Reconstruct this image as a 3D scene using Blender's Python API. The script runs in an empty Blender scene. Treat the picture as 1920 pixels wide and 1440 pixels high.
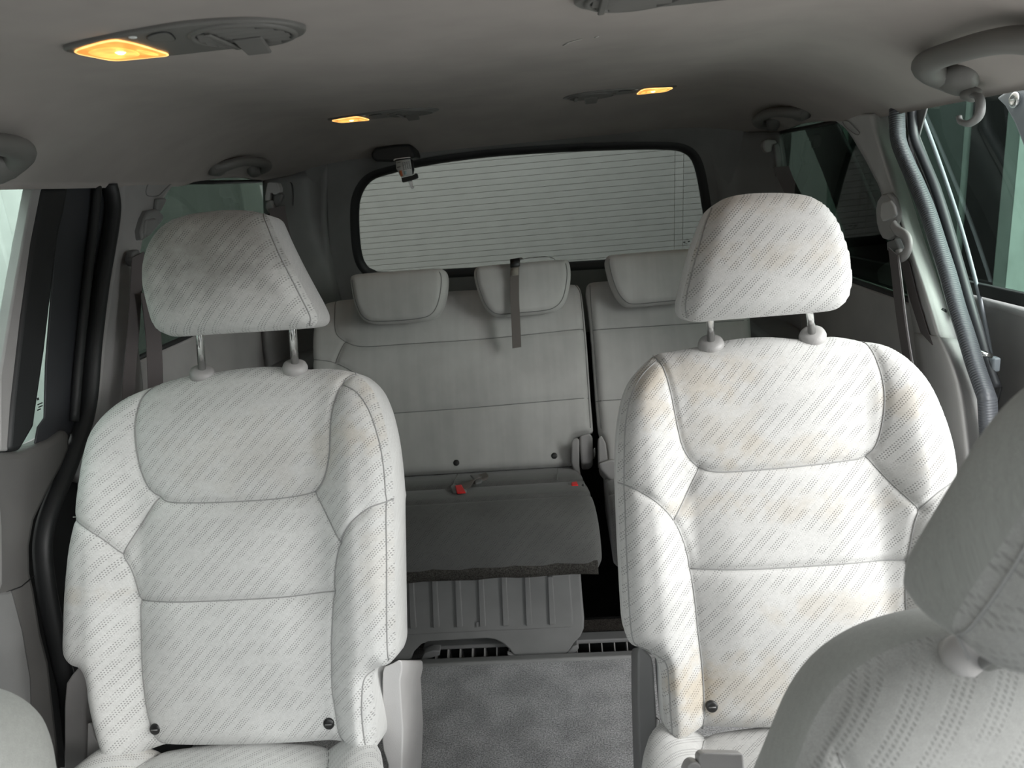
import bpy, math, random
import numpy as np
random.seed(7); np.random.seed(7)
SC = bpy.context.scene
COL = SC.collection

# ------------------------------------------------------------------ camera
F = 1350.0                                   # focal length in pixels of the 1920 wide frame
CAM = np.array([.11, 0.0, 1.10])             # van frame: x right, y to the rear, z up, floor at 0
_cy = np.array([77 / F, 383 / F, -1.0]); _cy /= np.linalg.norm(_cy)
_a = math.radians(4.0)
_k = (math.cos(_a) * _cy[0] + math.sin(_a) * _cy[1]) / -_cy[2]
_cx = np.array([math.cos(_a), math.sin(_a), _k]); _cx /= np.linalg.norm(_cx)
_cz = np.cross(_cx, _cy)
ROT = np.stack([_cx, _cy, _cz], 1)           # world -> camera
from mathutils import Matrix, Vector
cam_d = bpy.data.cameras.new('camera'); cam = bpy.data.objects.new('camera', cam_d); COL.objects.link(cam)
cam_d.sensor_width = 36; cam_d.lens = F / 1920 * 36; cam_d.clip_start = .02
m4 = Matrix.Identity(4)
for i in range(3):
    for j in range(3): m4[i][j] = ROT.T[i][j]
    m4[i][3] = CAM[i]
cam.matrix_world = m4
cam_d.dof.use_dof = True; cam_d.dof.focus_distance = 1.25; cam_d.dof.aperture_fstop = 7.0
SC.camera = cam

# ------------------------------------------------------------------ light
w = bpy.data.worlds.new('world'); SC.world = w; w.use_nodes = True
bg = w.node_tree.nodes['Background']
bg.inputs[0].default_value = (.93, .98, 1.0, 1); bg.inputs[1].default_value = 1.2
sun_d = bpy.data.lights.new('sun', 'SUN'); sun_d.energy = 2.2; sun_d.angle = math.radians(55); sun_d.color = (1, .985, .95)
sun = bpy.data.objects.new('sun', sun_d); COL.objects.link(sun)
sun.rotation_euler = Vector((-.76, .43, -.46)).to_track_quat('-Z', 'Y').to_euler()
vs = SC.view_settings
vs.view_transform = 'Standard'; vs.look = 'None'; vs.gamma = 1; vs.use_curve_mapping = False; vs.exposure = 1.65

# ------------------------------------------------------------------ tracing helpers (photo pixel -> point on a plane of the van)
def onplane(px, py, p, n):
    d = ROT.T @ np.array([(px - 960) / F, -(py - 720) / F, -1.0])
    n = np.array(n, float)
    t = np.dot(np.array(p, float) - CAM, n) / np.dot(d, n)
    return CAM + t * d
def atY(px, py, y): return onplane(px, py, (0, y, 0), (0, 1, 0))
def atZ(px, py, z): return onplane(px, py, (0, 0, z), (0, 0, 1))
def atX(px, py, x): return onplane(px, py, (x, 0, 0), (1, 0, 0))
def crop(pts, ox, oy, s): return [(ox + a * s, oy + b * s) for a, b in pts]

# ------------------------------------------------------------------ mesh helpers
ORG = {}
def new_mesh(name, V, Fc, mat, uv=None, smooth=True, normals=None):
    me = bpy.data.meshes.new(name)
    me.from_pydata([tuple(map(float, v)) for v in V], [], [tuple(map(int, f)) for f in Fc])
    if uv is not None:
        lay = me.uv_layers.new(name='UVMap')
        li = np.zeros(len(me.loops), int); me.loops.foreach_get('vertex_index', li)
        lay.data.foreach_set('uv', np.asarray(uv, float)[li].ravel())
    if smooth: me.polygons.foreach_set('use_smooth', [True] * len(me.polygons))
    if normals is not None: me.normals_split_custom_set_from_vertices([tuple(n) for n in normals])
    if mat: me.materials.append(mat)
    return me
def mesh_obj(name, V, Fc, mat, parent=None, uv=None, smooth=True, bevel=0, seg=2, normals=None, solid=0):
    """world coordinates in; a child is stored relative to its thing's base"""
    V = np.asarray(V, float).reshape(-1, 3)
    org = ORG.get(parent.name if parent else None, np.zeros(3))
    me = new_mesh(name, V - org, Fc, mat, uv, smooth, normals)
    o = bpy.data.objects.new(name, me); COL.objects.link(o)
    if parent: o.parent = parent
    ORG[o.name] = org
    if solid:
        m = o.modifiers.new('solid', 'SOLIDIFY'); m.thickness = solid; m.offset = -1
    if bevel:
        m = o.modifiers.new('bevel', 'BEVEL'); m.width = bevel; m.segments = seg; m.limit_method = 'ANGLE'; m.angle_limit = math.radians(40)
        m.harden_normals = False
    if smooth and bevel:
        try: me.set_sharp_from_angle(angle=math.radians(50))
        except Exception: pass
    return o
def thing(name, loc, label, cat, group=None):
    o = bpy.data.objects.new(name, None); COL.objects.link(o); o.location = loc; o.empty_display_size = .05
    ORG[o.name] = np.array(loc, float)
    o['label'] = label; o['category'] = cat
    if group: o['group'] = group
    return o
def tag(o, label, cat, group=None):
    o['label'] = label; o['category'] = cat
    if group: o['group'] = group
    return o
def structure(o, label=None, cat=None):
    o['kind'] = 'structure'
    if label: o['label'] = label
    if cat: o['category'] = cat
    return o
def struct_empty(name, loc, label, cat):
    return structure(thing(name, loc, label, cat))

class MB:
    """collects verts and faces"""
    def __init__(s): s.V = []; s.F = []
    def add(s, V, Fc):
        n = len(s.V); s.V += [tuple(v) for v in V]; s.F += [tuple(i + n for i in f) for f in Fc]; return s
    def box(s, x0, x1, y0, y1, z0, z1):
        V = [(x, y, z) for z in (z0, z1) for y in (y0, y1) for x in (x0, x1)]
        return s.add(V, [(0, 2, 3, 1), (4, 5, 7, 6), (0, 1, 5, 4), (2, 6, 7, 3), (0, 4, 6, 2), (1, 3, 7, 5)])
    def prism(s, P, off):
        """closed 3-D outline P pushed along off"""
        P = [np.array(p, float) for p in P]; off = np.array(off, float); n = len(P)
        nrm = sum(np.cross(P[i] - P[0], P[(i + 1) % n] - P[0]) for i in range(1, n))
        if np.dot(nrm, off) > 0: P = P[::-1]
        V = P + [p + off for p in P]
        Fc = [tuple(range(n)), tuple(range(2 * n - 1, n - 1, -1))]
        Fc += [((i + 1) % n, i, n + i, n + (i + 1) % n) for i in range(n)]
        return s.add(V, Fc)
    def tube(s, P, r, seg=10, caps=True, flat=None, up=None):
        """tube through points; r number or list; flat=(a,b) gives an elliptic section scale"""
        P = [np.array(p, float) for p in P]; n = len(P)
        R = [r] * n if np.isscalar(r) else list(r)
        T = [P[min(i + 1, n - 1)] - P[max(i - 1, 0)] for i in range(n)]
        T = [t / (np.linalg.norm(t) + 1e-12) for t in T]
        u = np.array(up, float) if up is not None else np.array([0, 0, 1.0])
        if abs(np.dot(u, T[0])) > .95: u = np.array([1.0, 0, 0])
        V = []
        for i in range(n):
            u = u - np.dot(u, T[i]) * T[i]; u /= np.linalg.norm(u) + 1e-12
            b = np.cross(T[i], u)
            fa, fb = flat if flat else (1, 1)
            for k in range(seg):
                a = 2 * math.pi * k / seg
                V.append(P[i] + R[i] * (fa * math.cos(a) * u + fb * math.sin(a) * b))
        Fc = [(i * seg + k, i * seg + (k + 1) % seg, (i + 1) * seg + (k + 1) % seg, (i + 1) * seg + k)
              for i in range(n - 1) for k in range(seg)]
        if caps: Fc += [tuple(range(seg - 1, -1, -1)), tuple((n - 1) * seg + k for k in range(seg))]
        return s.add(V, Fc)
    def ribbon(s, P, W, t):
        """belt: centre points P, width vectors W (one or list), thickness t"""
        P = [np.array(p, float) for p in P]; n = len(P)
        Ws = [np.array(W, float)] * n if np.ndim(W) == 1 else [np.array(x, float) for x in W]
        V = []
        for i in range(n):
            T = P[min(i + 1, n - 1)] - P[max(i - 1, 0)]
            nn = np.cross(T, Ws[i]); nn = nn / (np.linalg.norm(nn) + 1e-12) * t / 2
            V += [P[i] - Ws[i] / 2 - nn, P[i] + Ws[i] / 2 - nn, P[i] + Ws[i] / 2 + nn, P[i] - Ws[i] / 2 + nn]
        Fc = [(i * 4 + k, i * 4 + (k + 1) % 4, (i + 1) * 4 + (k + 1) % 4, (i + 1) * 4 + k) for i in range(n - 1) for k in range(4)]
        Fc += [(3, 2, 1, 0), tuple((n - 1) * 4 + k for k in range(4))]
        return s.add(V, Fc)
    def lathe(s, o, ax, prof, seg=24, caps=True):
        """profile [(r, h)] spun about axis ax from o"""
        o = np.array(o, float); ax = np.array(ax, float); ax /= np.linalg.norm(ax)
        u = np.cross(ax, (0, 0, 1)) if abs(ax[2]) < .9 else np.cross(ax, (1, 0, 0)); u /= np.linalg.norm(u); b = np.cross(ax, u)
        V = []
        for r, h in prof:
            for k in range(seg):
                a = 2 * math.pi * k / seg
                V.append(o + ax * h + r * (math.cos(a) * u + math.sin(a) * b))
        n = len(prof)
        Fc = [(i * seg + k, i * seg + (k + 1) % seg, (i + 1) * seg + (k + 1) % seg, (i + 1) * seg + k) for i in range(n - 1) for k in range(seg)]
        if caps: Fc += [tuple(range(seg - 1, -1, -1)), tuple((n - 1) * seg + k for k in range(seg))]
        return s.add(V, Fc)
    def build(s, name, mat, parent=None, **kw): return mesh_obj(name, s.V, s.F, mat, parent, **kw)

def smooth_open(P, n=8):
    P = np.array(P, float); out = []
    for i in range(len(P) - 1):
        p0 = P[max(i - 1, 0)]; p1 = P[i]; p2 = P[i + 1]; p3 = P[min(i + 2, len(P) - 1)]
        for k in range(n):
            t = k / n
            out.append(.5 * ((2 * p1) + (-p0 + p2) * t + (2 * p0 - 5 * p1 + 4 * p2 - p3) * t * t + (-p0 + 3 * p1 - 3 * p2 + p3) * t ** 3))
    out.append(P[-1]); return np.array(out)
def smooth_closed(P, n=5):
    P = np.array(P, float); m = len(P); out = []
    for i in range(m):
        p0, p1, p2, p3 = P[i - 1], P[i], P[(i + 1) % m], P[(i + 2) % m]
        for k in range(n):
            t = k / n
            out.append(.5 * ((2 * p1) + (-p0 + p2) * t + (2 * p0 - 5 * p1 + 4 * p2 - p3) * t * t + (-p0 + 3 * p1 - 3 * p2 + p3) * t ** 3))
    return np.array(out)
def seg_dist(Q, P, closed=False, nearest=False):
    A = P if closed else P[:-1]; B = np.roll(P, -1, 0) if closed else P[1:]
    best = np.full(len(Q), 1e9); near = np.zeros((len(Q), 2))
    for a, b in zip(A, B):
        d = b - a; L = d @ d + 1e-15
        t = np.clip(((Q - a) @ d) / L, 0, 1)
        c = a + t[:, None] * d; dd = ((Q - c) ** 2).sum(1)
        m = dd < best; best[m] = dd[m]
        if nearest: near[m] = c[m]
    return (np.sqrt(best), near) if nearest else np.sqrt(best)
def inside(Q, P):
    x, y = Q[:, 0], Q[:, 1]; r = np.zeros(len(Q), bool)
    for a, b in zip(P, np.roll(P, -1, 0)):
        c = ((a[1] > y) != (b[1] > y))
        with np.errstate(divide='ignore', invalid='ignore'):
            xx = (b[0] - a[0]) * (y - a[1]) / (b[1] - a[1] + 1e-15) + a[0]
        r ^= c & (x < xx)
    return r
def sstep(x, a, b):
    t = np.clip((x - a) / (b - a), 0, 1); return t * t * (3 - 2 * t)

class Frame:
    """a plane with axes: u to the right, v up the plane, h out of the face towards the front of the van"""
    def __init__(s, o, recline):
        r = math.radians(recline); s.o = np.array(o, float)
        s.eu = np.array([1.0, 0, 0]); s.ev = np.array([0, math.sin(r), math.cos(r)]); s.en = np.array([0, -math.cos(r), math.sin(r)])
    def w(s, u, v, h=0): return s.o + np.multiply.outer(np.asarray(u, float), s.eu) + np.multiply.outer(np.asarray(v, float), s.ev) + np.multiply.outer(np.asarray(h, float), s.en)
    def uv(s, pts):
        out = []
        for px, py in pts:
            q = onplane(px, py, s.o, s.en) - s.o
            out.append((q @ s.eu, q @ s.ev))
        return np.array(out)

def pillow(name, fr, outline, parent, mat, plain, seams=(), panels=(), hf=None, step=.004, thick=.09, rr=.02, puff=.004,
           groove=.0035, gw=.0050, seam_mat=None, taper=.96, side_name='side_panel', uvs=1.0, bulge=.004, soften=0):
    """upholstered cushion: outline (u,v) on frame fr; seams are pressed into the face; panels [(name, polygon)] are pieces of their own"""
    O = np.array(outline, float)
    for _ in range(soften): O = (np.roll(O, 1, 0) + 2 * O + np.roll(O, -1, 0)) / 4
    lo = O.min(0) - step; hi = O.max(0) + step
    nu = int((hi[0] - lo[0]) / step) + 1; nv = int((hi[1] - lo[1]) / step) + 1
    gu, gv = np.meshgrid(lo[0] + step * np.arange(nu), lo[1] + step * np.arange(nv), indexing='ij')
    Q = np.stack([gu.ravel(), gv.ravel()], 1)
    i, j = np.meshgrid(np.arange(nu - 1), np.arange(nv - 1), indexing='ij')
    q = np.stack([i * nv + j, (i + 1) * nv + j, (i + 1) * nv + j + 1, i * nv + j + 1], -1).reshape(-1, 4)
    cen = Q[q].mean(1)
    q = q[inside(cen, O)]
    use = np.unique(q); remap = -np.ones(len(Q), int); remap[use] = np.arange(len(use))
    Q = Q[use]; q = remap[q]
    # boundary
    ed = {}
    for f in q:
        for a, b in ((f[0], f[1]), (f[1], f[2]), (f[2], f[3]), (f[3], f[0])):
            if (b, a) in ed: del ed[(b, a)]
            else: ed[(a, b)] = 1
    nxt = {a: b for a, b in ed}
    bset = np.array(sorted(nxt))
    _, near = seg_dist(Q[bset], O, True, True); Q[bset] = near
    loops = []; left = set(nxt)
    while left:
        s0 = min(left); lp = [s0]; left.discard(s0); c = nxt[s0]
        while c != s0 and c in left: lp.append(c); left.discard(c); c = nxt[c]
        loops.append(lp)
    loop = max(loops, key=len)
    def H(P):
        P = np.asarray(P, float).reshape(-1, 2)
        h = hf(P[:, 0], P[:, 1]) if hf else np.zeros(len(P))
        for sm in seams:
            d = seg_dist(P, np.asarray(sm))
            h = h - groove * np.exp(-(d / gw) ** 2) - puff * np.exp(-d / .016)
        d = seg_dist(P, O, True)
        t = 1 - np.minimum(d, rr) / rr
        return h - rr * (1 - np.sqrt(np.clip(1 - t * t, 0, 1)))
    h = H(Q)
    W = fr.w(Q[:, 0], Q[:, 1], h)
    uv = Q * uvs
    tmp = new_mesh('tmp', W, q, None)
    nr = np.zeros(len(W) * 3); tmp.vertices.foreach_get('normal', nr); nr = nr.reshape(-1, 3)
    bpy.data.meshes.remove(tmp)
    LQ = Q[loop]; T2 = np.roll(LQ, -3, 0) - np.roll(LQ, 3, 0); T2 /= np.linalg.norm(T2, axis=1)[:, None] + 1e-12
    N2 = np.stack([T2[:, 1], -T2[:, 0]], 1)
    if ((LQ - LQ.mean(0)) * N2).sum() < 0: N2 = -N2
    for _ in range(4): N2 = N2 + np.roll(N2, 1, 0) + np.roll(N2, -1, 0); N2 /= np.linalg.norm(N2, axis=1)[:, None] + 1e-12
    outw = N2[:, :1] * fr.eu + N2[:, 1:] * fr.ev
    bn = outw * .86 + fr.en * .5; bn /= np.linalg.norm(bn, axis=1)[:, None]
    nr[loop] = bn
    cen = Q[q].mean(1); lab = np.full(len(q), -1)
    for k, (pn, poly) in enumerate(panels):
        m = (lab < 0) & inside(cen, np.asarray(poly)); lab[m] = k
    def sub(nm, mask, par):
        f = q[mask]
        if not len(f): return None
        us = np.unique(f); rm = -np.ones(len(W), int); rm[us] = np.arange(len(us))
        return mesh_obj(nm, W[us], rm[f], mat, par, uv=uv[us], normals=nr[us])
    main = sub(name, lab < 0, parent)
    for k, (pn, poly) in enumerate(panels): sub(pn, lab == k, main)
    # side gusset and back
    c0 = Q[loop].mean(0); hb = h[loop]
    rings = [(1.0, hb)] + [((1 + bulge * math.sin(math.pi * t)) if t < .62 else (1 + bulge * math.sin(math.pi * t)) + (taper - 1) * ((t - .62) / .38) ** 2, hb - t * (thick + hb * (t > .99))) for t in (.15, .3, .45, .62, .75, .88, 1.0)]
    nR = len(rings)
    V = []; U = []; n = len(loop)
    for s_, hh in rings:
        P = c0 + (Q[loop] - c0) * s_
        V += list(fr.w(P[:, 0], P[:, 1], hh)); U += list(np.stack([P[:, 0], P[:, 1] + hh], 1) * uvs)
    Fc = [(r * n + (k + 1) % n, r * n + k, (r + 1) * n + k, (r + 1) * n + (k + 1) % n) for r in range(nR - 1) for k in range(n)]
    V.append(fr.w(c0[0], c0[1], -thick)); U.append(c0)
    Fc += [((nR - 1) * n + (k + 1) % n, (nR - 1) * n + k, nR * n) for k in range(n)]
    GN = list(bn)
    for a_ in (.32, .2, .08, -.1, -.3, -.55, -.85): GN += list(outw * math.sqrt(1 - a_ * a_) + fr.en * a_)
    GN.append(-fr.en)
    GN = [g / np.linalg.norm(g) for g in GN]
    mesh_obj(side_name, V, Fc, plain, main, uv=U, normals=GN)
    if seam_mat:
        for sm in seams:
            hh = H(sm); P = fr.w(np.asarray(sm)[:, 0], np.asarray(sm)[:, 1], hh + .0009)
            MB().tube(P, .0011, 6).build('seam', seam_mat, main)
    return main, H

# ------------------------------------------------------------------ materials
class NT:
    def __init__(s, name, rough=.6, col=(.5, .5, .5), metallic=0, spec=.5):
        s.m = bpy.data.materials.new(name); s.m.use_nodes = True; s.t = s.m.node_tree
        s.b = s.t.nodes['Principled BSDF']; s.b.inputs['Base Color'].default_value = (*col, 1)
        s.b.inputs['Roughness'].default_value = rough; s.b.inputs['Metallic'].default_value = metallic
        s.b.inputs['Specular IOR Level'].default_value = spec
    def n(s, t): return s.t.nodes.new(t)
    def link(s, a, b): s.t.links.new(a, b)
    def math(s, op, a, b=None, c=None, clamp=False):
        n = s.n('ShaderNodeMath'); n.operation = op; n.use_clamp = clamp
        for i, v in enumerate((a, b, c)):
            if v is None: continue
            if isinstance(v, (int, float)): n.inputs[i].default_value = v
            else: s.link(v, n.inputs[i])
        return n.outputs[0]
    def coord(s, kind='Object'):
        if not hasattr(s, '_tc'): s._tc = s.n('ShaderNodeTexCoord')
        return s._tc.outputs[kind]
    def noise(s, vec, scale, detail=2, rough=.5, dist=0):
        n = s.n('ShaderNodeTexNoise'); n.inputs['Scale'].default_value = scale; n.inputs['Detail'].default_value = detail
        n.inputs['Roughness'].default_value = rough; n.inputs['Distortion'].default_value = dist
        s.link(vec, n.inputs['Vector']); return n.outputs['Fac']
    def ramp(s, fac, a, b, lo=0.0, hi=1.0):
        n = s.n('ShaderNodeMapRange'); n.inputs[1].default_value = a; n.inputs[2].default_value = b
        n.inputs[3].default_value = lo; n.inputs[4].default_value = hi; n.interpolation_type = 'SMOOTHSTEP'
        s.link(fac, n.inputs[0]); return n.outputs[0]
    def mix(s, fac, a, b):
        n = s.n('ShaderNodeMix'); n.data_type = 'RGBA'
        for v, i in ((fac, 0), (a, 6), (b, 7)):
            if isinstance(v, (int, float)): n.inputs[i].default_value = v
            elif isinstance(v, tuple): n.inputs[i].default_value = (*v, 1)
            else: s.link(v, n.inputs[i])
        return n.outputs[2]
    def scalecol(s, col, fac):
        n = s.n('ShaderNodeMix'); n.data_type = 'RGBA'; n.blend_type = 'MULTIPLY'; n.inputs[0].default_value = 1
        if isinstance(col, tuple): n.inputs[6].default_value = (*col, 1)
        else: s.link(col, n.inputs[6])
        s.link(fac, n.inputs[7]); return n.outputs[2]
    def color(s, c): s.link(c, s.b.inputs['Base Color'])
    def bump(s, h, strength=.3, dist=.001):
        n = s.n('ShaderNodeBump'); n.inputs['Strength'].default_value = strength; n.inputs['Distance'].default_value = dist
        s.link(h, n.inputs['Height']); s.link(n.outputs[0], s.b.inputs['Normal'])

def plastic(name, col, rough=.5, grain=700, bstr=.25, var=.08, spec=.5):
    t = NT(name, rough, col, spec=spec); v = t.coord()
    g = t.noise(v, grain, 2); lo = t.noise(v, 9, 3)
    t.color(t.scalecol(col, t.ramp(lo, .3, .7, 1 - var, 1 + var)))
    t.bump(g, bstr, .0006); return t.m
def fabric(name, col, dots=True, stains=(), cell=.0034, var=.07, dot_dark=.5, stain_mul=(.88, .74, .55), stain_noise=.9):
    t = NT(name, .95, col, spec=.15)
    t.b.inputs['Sheen Weight'].default_value = .25; t.b.inputs['Sheen Roughness'].default_value = .5
    uv = t.coord('UV'); sp = t.n('ShaderNodeSeparateXYZ'); t.link(uv, sp.inputs[0])
    x, y = sp.outputs[0], sp.outputs[1]
    fine = t.noise(uv, 1400, 2, .7); mid = t.noise(uv, 190, 2); low = t.noise(uv, 7, 3)
    f = t.math('ADD', t.ramp(fine, .25, .75, .82, 1.18), t.ramp(mid, .3, .7, -.04, .04))
    f = t.math('MULTIPLY', f, t.ramp(low, .25, .75, 1 - var, 1 + var))
    hgt = t.math('MULTIPLY', fine, .35)
    if dots:
        p = t.math('MULTIPLY', t.math('ADD', x, y), .7071 / cell); q = t.math('MULTIPLY', t.math('SUBTRACT', x, y), .7071 / cell)
        row = t.math('FLOOR', q)
        p = t.math('ADD', p, t.math('MULTIPLY', row, .5))
        dp = t.math('SUBTRACT', t.math('FRACT', p), .5); dq = t.math('SUBTRACT', t.math('FRACT', q), .5)
        d = t.math('SQRT', t.math('ADD', t.math('MULTIPLY', dp, dp), t.math('MULTIPLY', dq, dq)))
        dot = t.ramp(d, .16, .40, 1, 0)
        band = t.math('LESS_THAN', t.math('FLOORED_MODULO', row, 5), 2.5)
        mp = t.n('ShaderNodeMapping'); mp.inputs['Rotation'].default_value = (0, 0, math.radians(-45)); mp.inputs['Scale'].default_value = (14, 45, 1)
        t.link(uv, mp.inputs[0])
        fade = t.ramp(t.noise(mp.outputs[0], 1, 2), .32, .55, .15, 1)
        dm = t.math('MULTIPLY', t.math('MULTIPLY', dot, band), fade)
        f = t.math('MULTIPLY', f, t.math('SUBTRACT', 1, t.math('MULTIPLY', dm, dot_dark)))
        f = t.math('MULTIPLY', f, t.math('ADD', .985, t.math('MULTIPLY', band, .03)))
        hgt = t.math('SUBTRACT', hgt, dm)
    c = t.scalecol(col, f)
    for (sx, sy, ra, rb, amt) in stains:
        dx = t.math('DIVIDE', t.math('SUBTRACT', x, sx), ra); dy = t.math('DIVIDE', t.math('SUBTRACT', y, sy), rb)
        d = t.math('ADD', t.math('MULTIPLY', dx, dx), t.math('MULTIPLY', dy, dy))
        d = t.math('ADD', d, t.ramp(t.noise(uv, 28, 4, .6), .2, .8, -stain_noise, stain_noise))
        c = t.mix(t.ramp(d, -.2, 1.2, amt, 0), c, t.scalecol((col[0] * stain_mul[0], col[1] * stain_mul[1], col[2] * stain_mul[2]), f))
    t.color(c); t.bump(hgt, .35, .0008); return t.m
def velour(name, col, var=.1):
    t = NT(name, .95, col, spec=.12); t.b.inputs['Sheen Weight'].default_value = .3
    v = t.coord('UV'); sp = t.n('ShaderNodeSeparateXYZ'); t.link(v, sp.inputs[0])
    fine = t.noise(v, 1500, 2, .7); low = t.noise(v, 6, 4, .6)
    mp = t.n('ShaderNodeMapping'); mp.inputs['Scale'].default_value = (40, 3, 1); t.link(v, mp.inputs[0])
    st = t.noise(mp.outputs[0], 1, 2)
    f = t.math('MULTIPLY', t.ramp(fine, .25, .75, .92, 1.08), t.ramp(low, .25, .75, 1 - var, 1 + var))
    f = t.math('MULTIPLY', f, t.ramp(st, .3, .7, .96, 1.04))
    t.color(t.scalecol(col, f)); t.bump(fine, .25, .0006); return t.m
def carpet(name, col):
    t = NT(name, 1, col, spec=.05); v = t.coord()
    a = t.noise(v, 320, 3, .75); b = t.noise(v, 14, 3)
    t.color(t.scalecol(col, t.math('MULTIPLY', t.ramp(a, .3, .72, .45, 1.55), t.ramp(b, .3, .7, .85, 1.15))))
    t.bump(a, .8, .004); return t.m
def simple(name, col, rough=.5, metallic=0, spec=.5):
    return NT(name, rough, col, metallic, spec).m
def glass(name, tint, ior=1.3):
    m = bpy.data.materials.new(name); m.use_nodes = True; t = m.node_tree; t.nodes.clear()
    o = t.nodes.new('ShaderNodeOutputMaterial'); tr = t.nodes.new('ShaderNodeBsdfTransparent'); gl = t.nodes.new('ShaderNodeBsdfGlossy')
    tr.inputs[0].default_value = (*tint, 1); gl.inputs['Roughness'].default_value = .03
    fr = t.nodes.new('ShaderNodeFresnel'); fr.inputs[0].default_value = ior
    ge = t.nodes.new('ShaderNodeNewGeometry'); su = t.nodes.new('ShaderNodeMath'); su.operation = 'SUBTRACT'; su.use_clamp = True   # reflect on the outer faces only
    t.links.new(fr.outputs[0], su.inputs[0]); t.links.new(ge.outputs['Backfacing'], su.inputs[1])
    mx = t.nodes.new('ShaderNodeMixShader'); t.links.new(su.outputs[0], mx.inputs[0]); t.links.new(tr.outputs[0], mx.inputs[1]); t.links.new(gl.outputs[0], mx.inputs[2])
    t.links.new(mx.outputs[0], o.inputs[0]); return m
def emissive(name, col, strength):
    t = NT(name, .35, col); v = t.coord()
    t.b.inputs['Emission Color'].default_value = (*col, 1)
    hot = t.noise(v, 45, 1)
    t.link(t.ramp(hot, .3, .75, strength * .75, strength * 1.25), t.b.inputs['Emission Strength']); return t.m
def webbing(name, col):
    t = NT(name, .75, col, spec=.3); v = t.coord()
    wv = t.n('ShaderNodeTexWave'); wv.inputs['Scale'].default_value = 260; wv.bands_direction = 'DIAGONAL'; t.link(v, wv.inputs[0])
    t.color(t.scalecol(col, t.ramp(wv.outputs['Fac'], 0, 1, .85, 1.1))); t.bump(wv.outputs['Fac'], .3, .0005); return t.m

M = {}
M['head'] = plastic('headliner', (.365, .333, .312), .95, 1200, .35, .05)
M['grey'] = plastic('grey_trim', (.33, .32, .315), .45, 650, .35)
M['greyl'] = plastic('light_grey_trim', (.52, .51, .505), .42, 600, .45)
M['dgrey'] = plastic('dark_grey_trim', (.20, .20, .198), .5, 700, .3)
M['mid'] = plastic('mid_grey_trim', (.17, .17, .17), .5, 600, .3)
M['black'] = plastic('black_trim', (.018, .019, .02), .5, 700, .25)
M['rubber'] = plastic('black_rubber', (.035, .037, .042), .45, 500, .2)
M['vent'] = plastic('vent_plastic', (.15, .146, .138), .5, 800, .2)
M['chrome'] = simple('chrome', (.82, .83, .82), .12, 1)
M['metal'] = plastic('painted_metal', (.30, .33, .36), .35, 300, .15)
M['carpet'] = carpet('floor_carpet', (.43, .43, .435))
M['dcarpet'] = carpet('dark_carpet', (.022, .022, .022))
M['stitch'] = simple('seam_thread', (.30, .30, .295), .9)
M['stitchd'] = simple('dark_seam_thread', (.17, .17, .165), .9)
M['belt'] = webbing('belt_webbing', (.135, .12, .12))
M['strap'] = webbing('strap_webbing', (.15, .135, .125))
M['red'] = simple('red_button', (.75, .02, .02), .4)
M['button'] = simple('black_button', (.012, .012, .012), .4)
M['amber'] = emissive('amber_lens', (1.0, .36, .07), .36)
M['amber2'] = emissive('amber_facet', (1.0, .42, .09), .50)
M['bulb2'] = emissive('lens_rim_glow', (1.0, .55, .18), .55)
M['bulb'] = emissive('bulb_glow', (1.0, .78, .32), 1.6)
M['white'] = simple('white_print', (.72, .74, .72), .6)
M['orange'] = simple('orange_print', (.62, .16, .06), .6)
M['teal'] = simple('pale_blue_print', (.42, .58, .60), .6)
M['ink'] = simple('ink', (.03, .03, .03), .6)
M['latch'] = simple('bright_metal', (.85, .85, .85), .25, 1)
M['third'] = velour('bench_velour', (.47, .465, .45))
M['plainf'] = fabric('plain_seat_fabric', (.56, .56, .55), dots=False)
M['frontf'] = fabric('front_seat_fabric', (.31, .31, .30), dots=True, var=.1, cell=.0042, dot_dark=.26)
M['frontp'] = fabric('front_seat_plain', (.27, .275, .26), dots=False)
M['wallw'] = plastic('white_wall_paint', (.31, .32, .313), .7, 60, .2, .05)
M['wallg'] = plastic('grey_wall_paint', (.62, .63, .61), .7, 60, .1, .03)
M['walld'] = plastic('dark_wall', (.05, .055, .055), .6, 60, .2)
M['wallgr'] = plastic('pale_green_panel', (.26, .34, .30), .8, 60, .1, spec=.1)
M['doorp'] = plastic('door_trim', (.12, .117, .113), .5, 650, .35)
M['wallmg'] = plastic('green_grey_panel', (.07, .09, .08), .9, 60, .1, spec=.04)
M['wallkg'] = plastic('dark_green_panel', (.025, .032, .029), .9, 60, .1, spec=.04)
M['wallk'] = plastic('black_opening', (.008, .008, .008), 1, 60, .1, spec=.02)
M['wallf'] = plastic('mid_grey_wall', (.14, .14, .14), .7, 60, .1)
M['ground'] = plastic('concrete_ground', (.55, .54, .52), .9, 40, .3)
M['glassr'] = glass('rear_glass', (.40, .405, .392))
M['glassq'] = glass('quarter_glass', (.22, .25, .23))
M['glassd'] = glass('door_glass', (.84, .92, .88))
M['wire'] = simple('heating_wire', (.12, .10, .09), .6)

# ================================================================== THE SETTING
def ceil_z(x, y):
    x = np.abs(x); side = .12 * np.clip((x - .44) / .31, 0, 1.06) ** 2.1
    t = np.clip((y - 1.70) / .60, 0, 1.1)
    return 1.285 - side * (1 - .68 * t) - .088 * t * t
xs = np.concatenate([np.linspace(-.755, -.40, 26), np.linspace(-.36, .36, 13), np.linspace(.40, .755, 26)])
ys = np.linspace(-.15, 2.285, 90)
gx, gy = np.meshgrid(xs, ys, indexing='ij'); gz = ceil_z(gx, gy)
V = np.stack([gx, gy, gz], -1).reshape(-1, 3); nx, ny = len(xs), len(ys)
Fc = [(i * ny + j, i * ny + j + 1, (i + 1) * ny + j + 1, (i + 1) * ny + j) for i in range(nx - 1) for j in range(ny - 1)]
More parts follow.
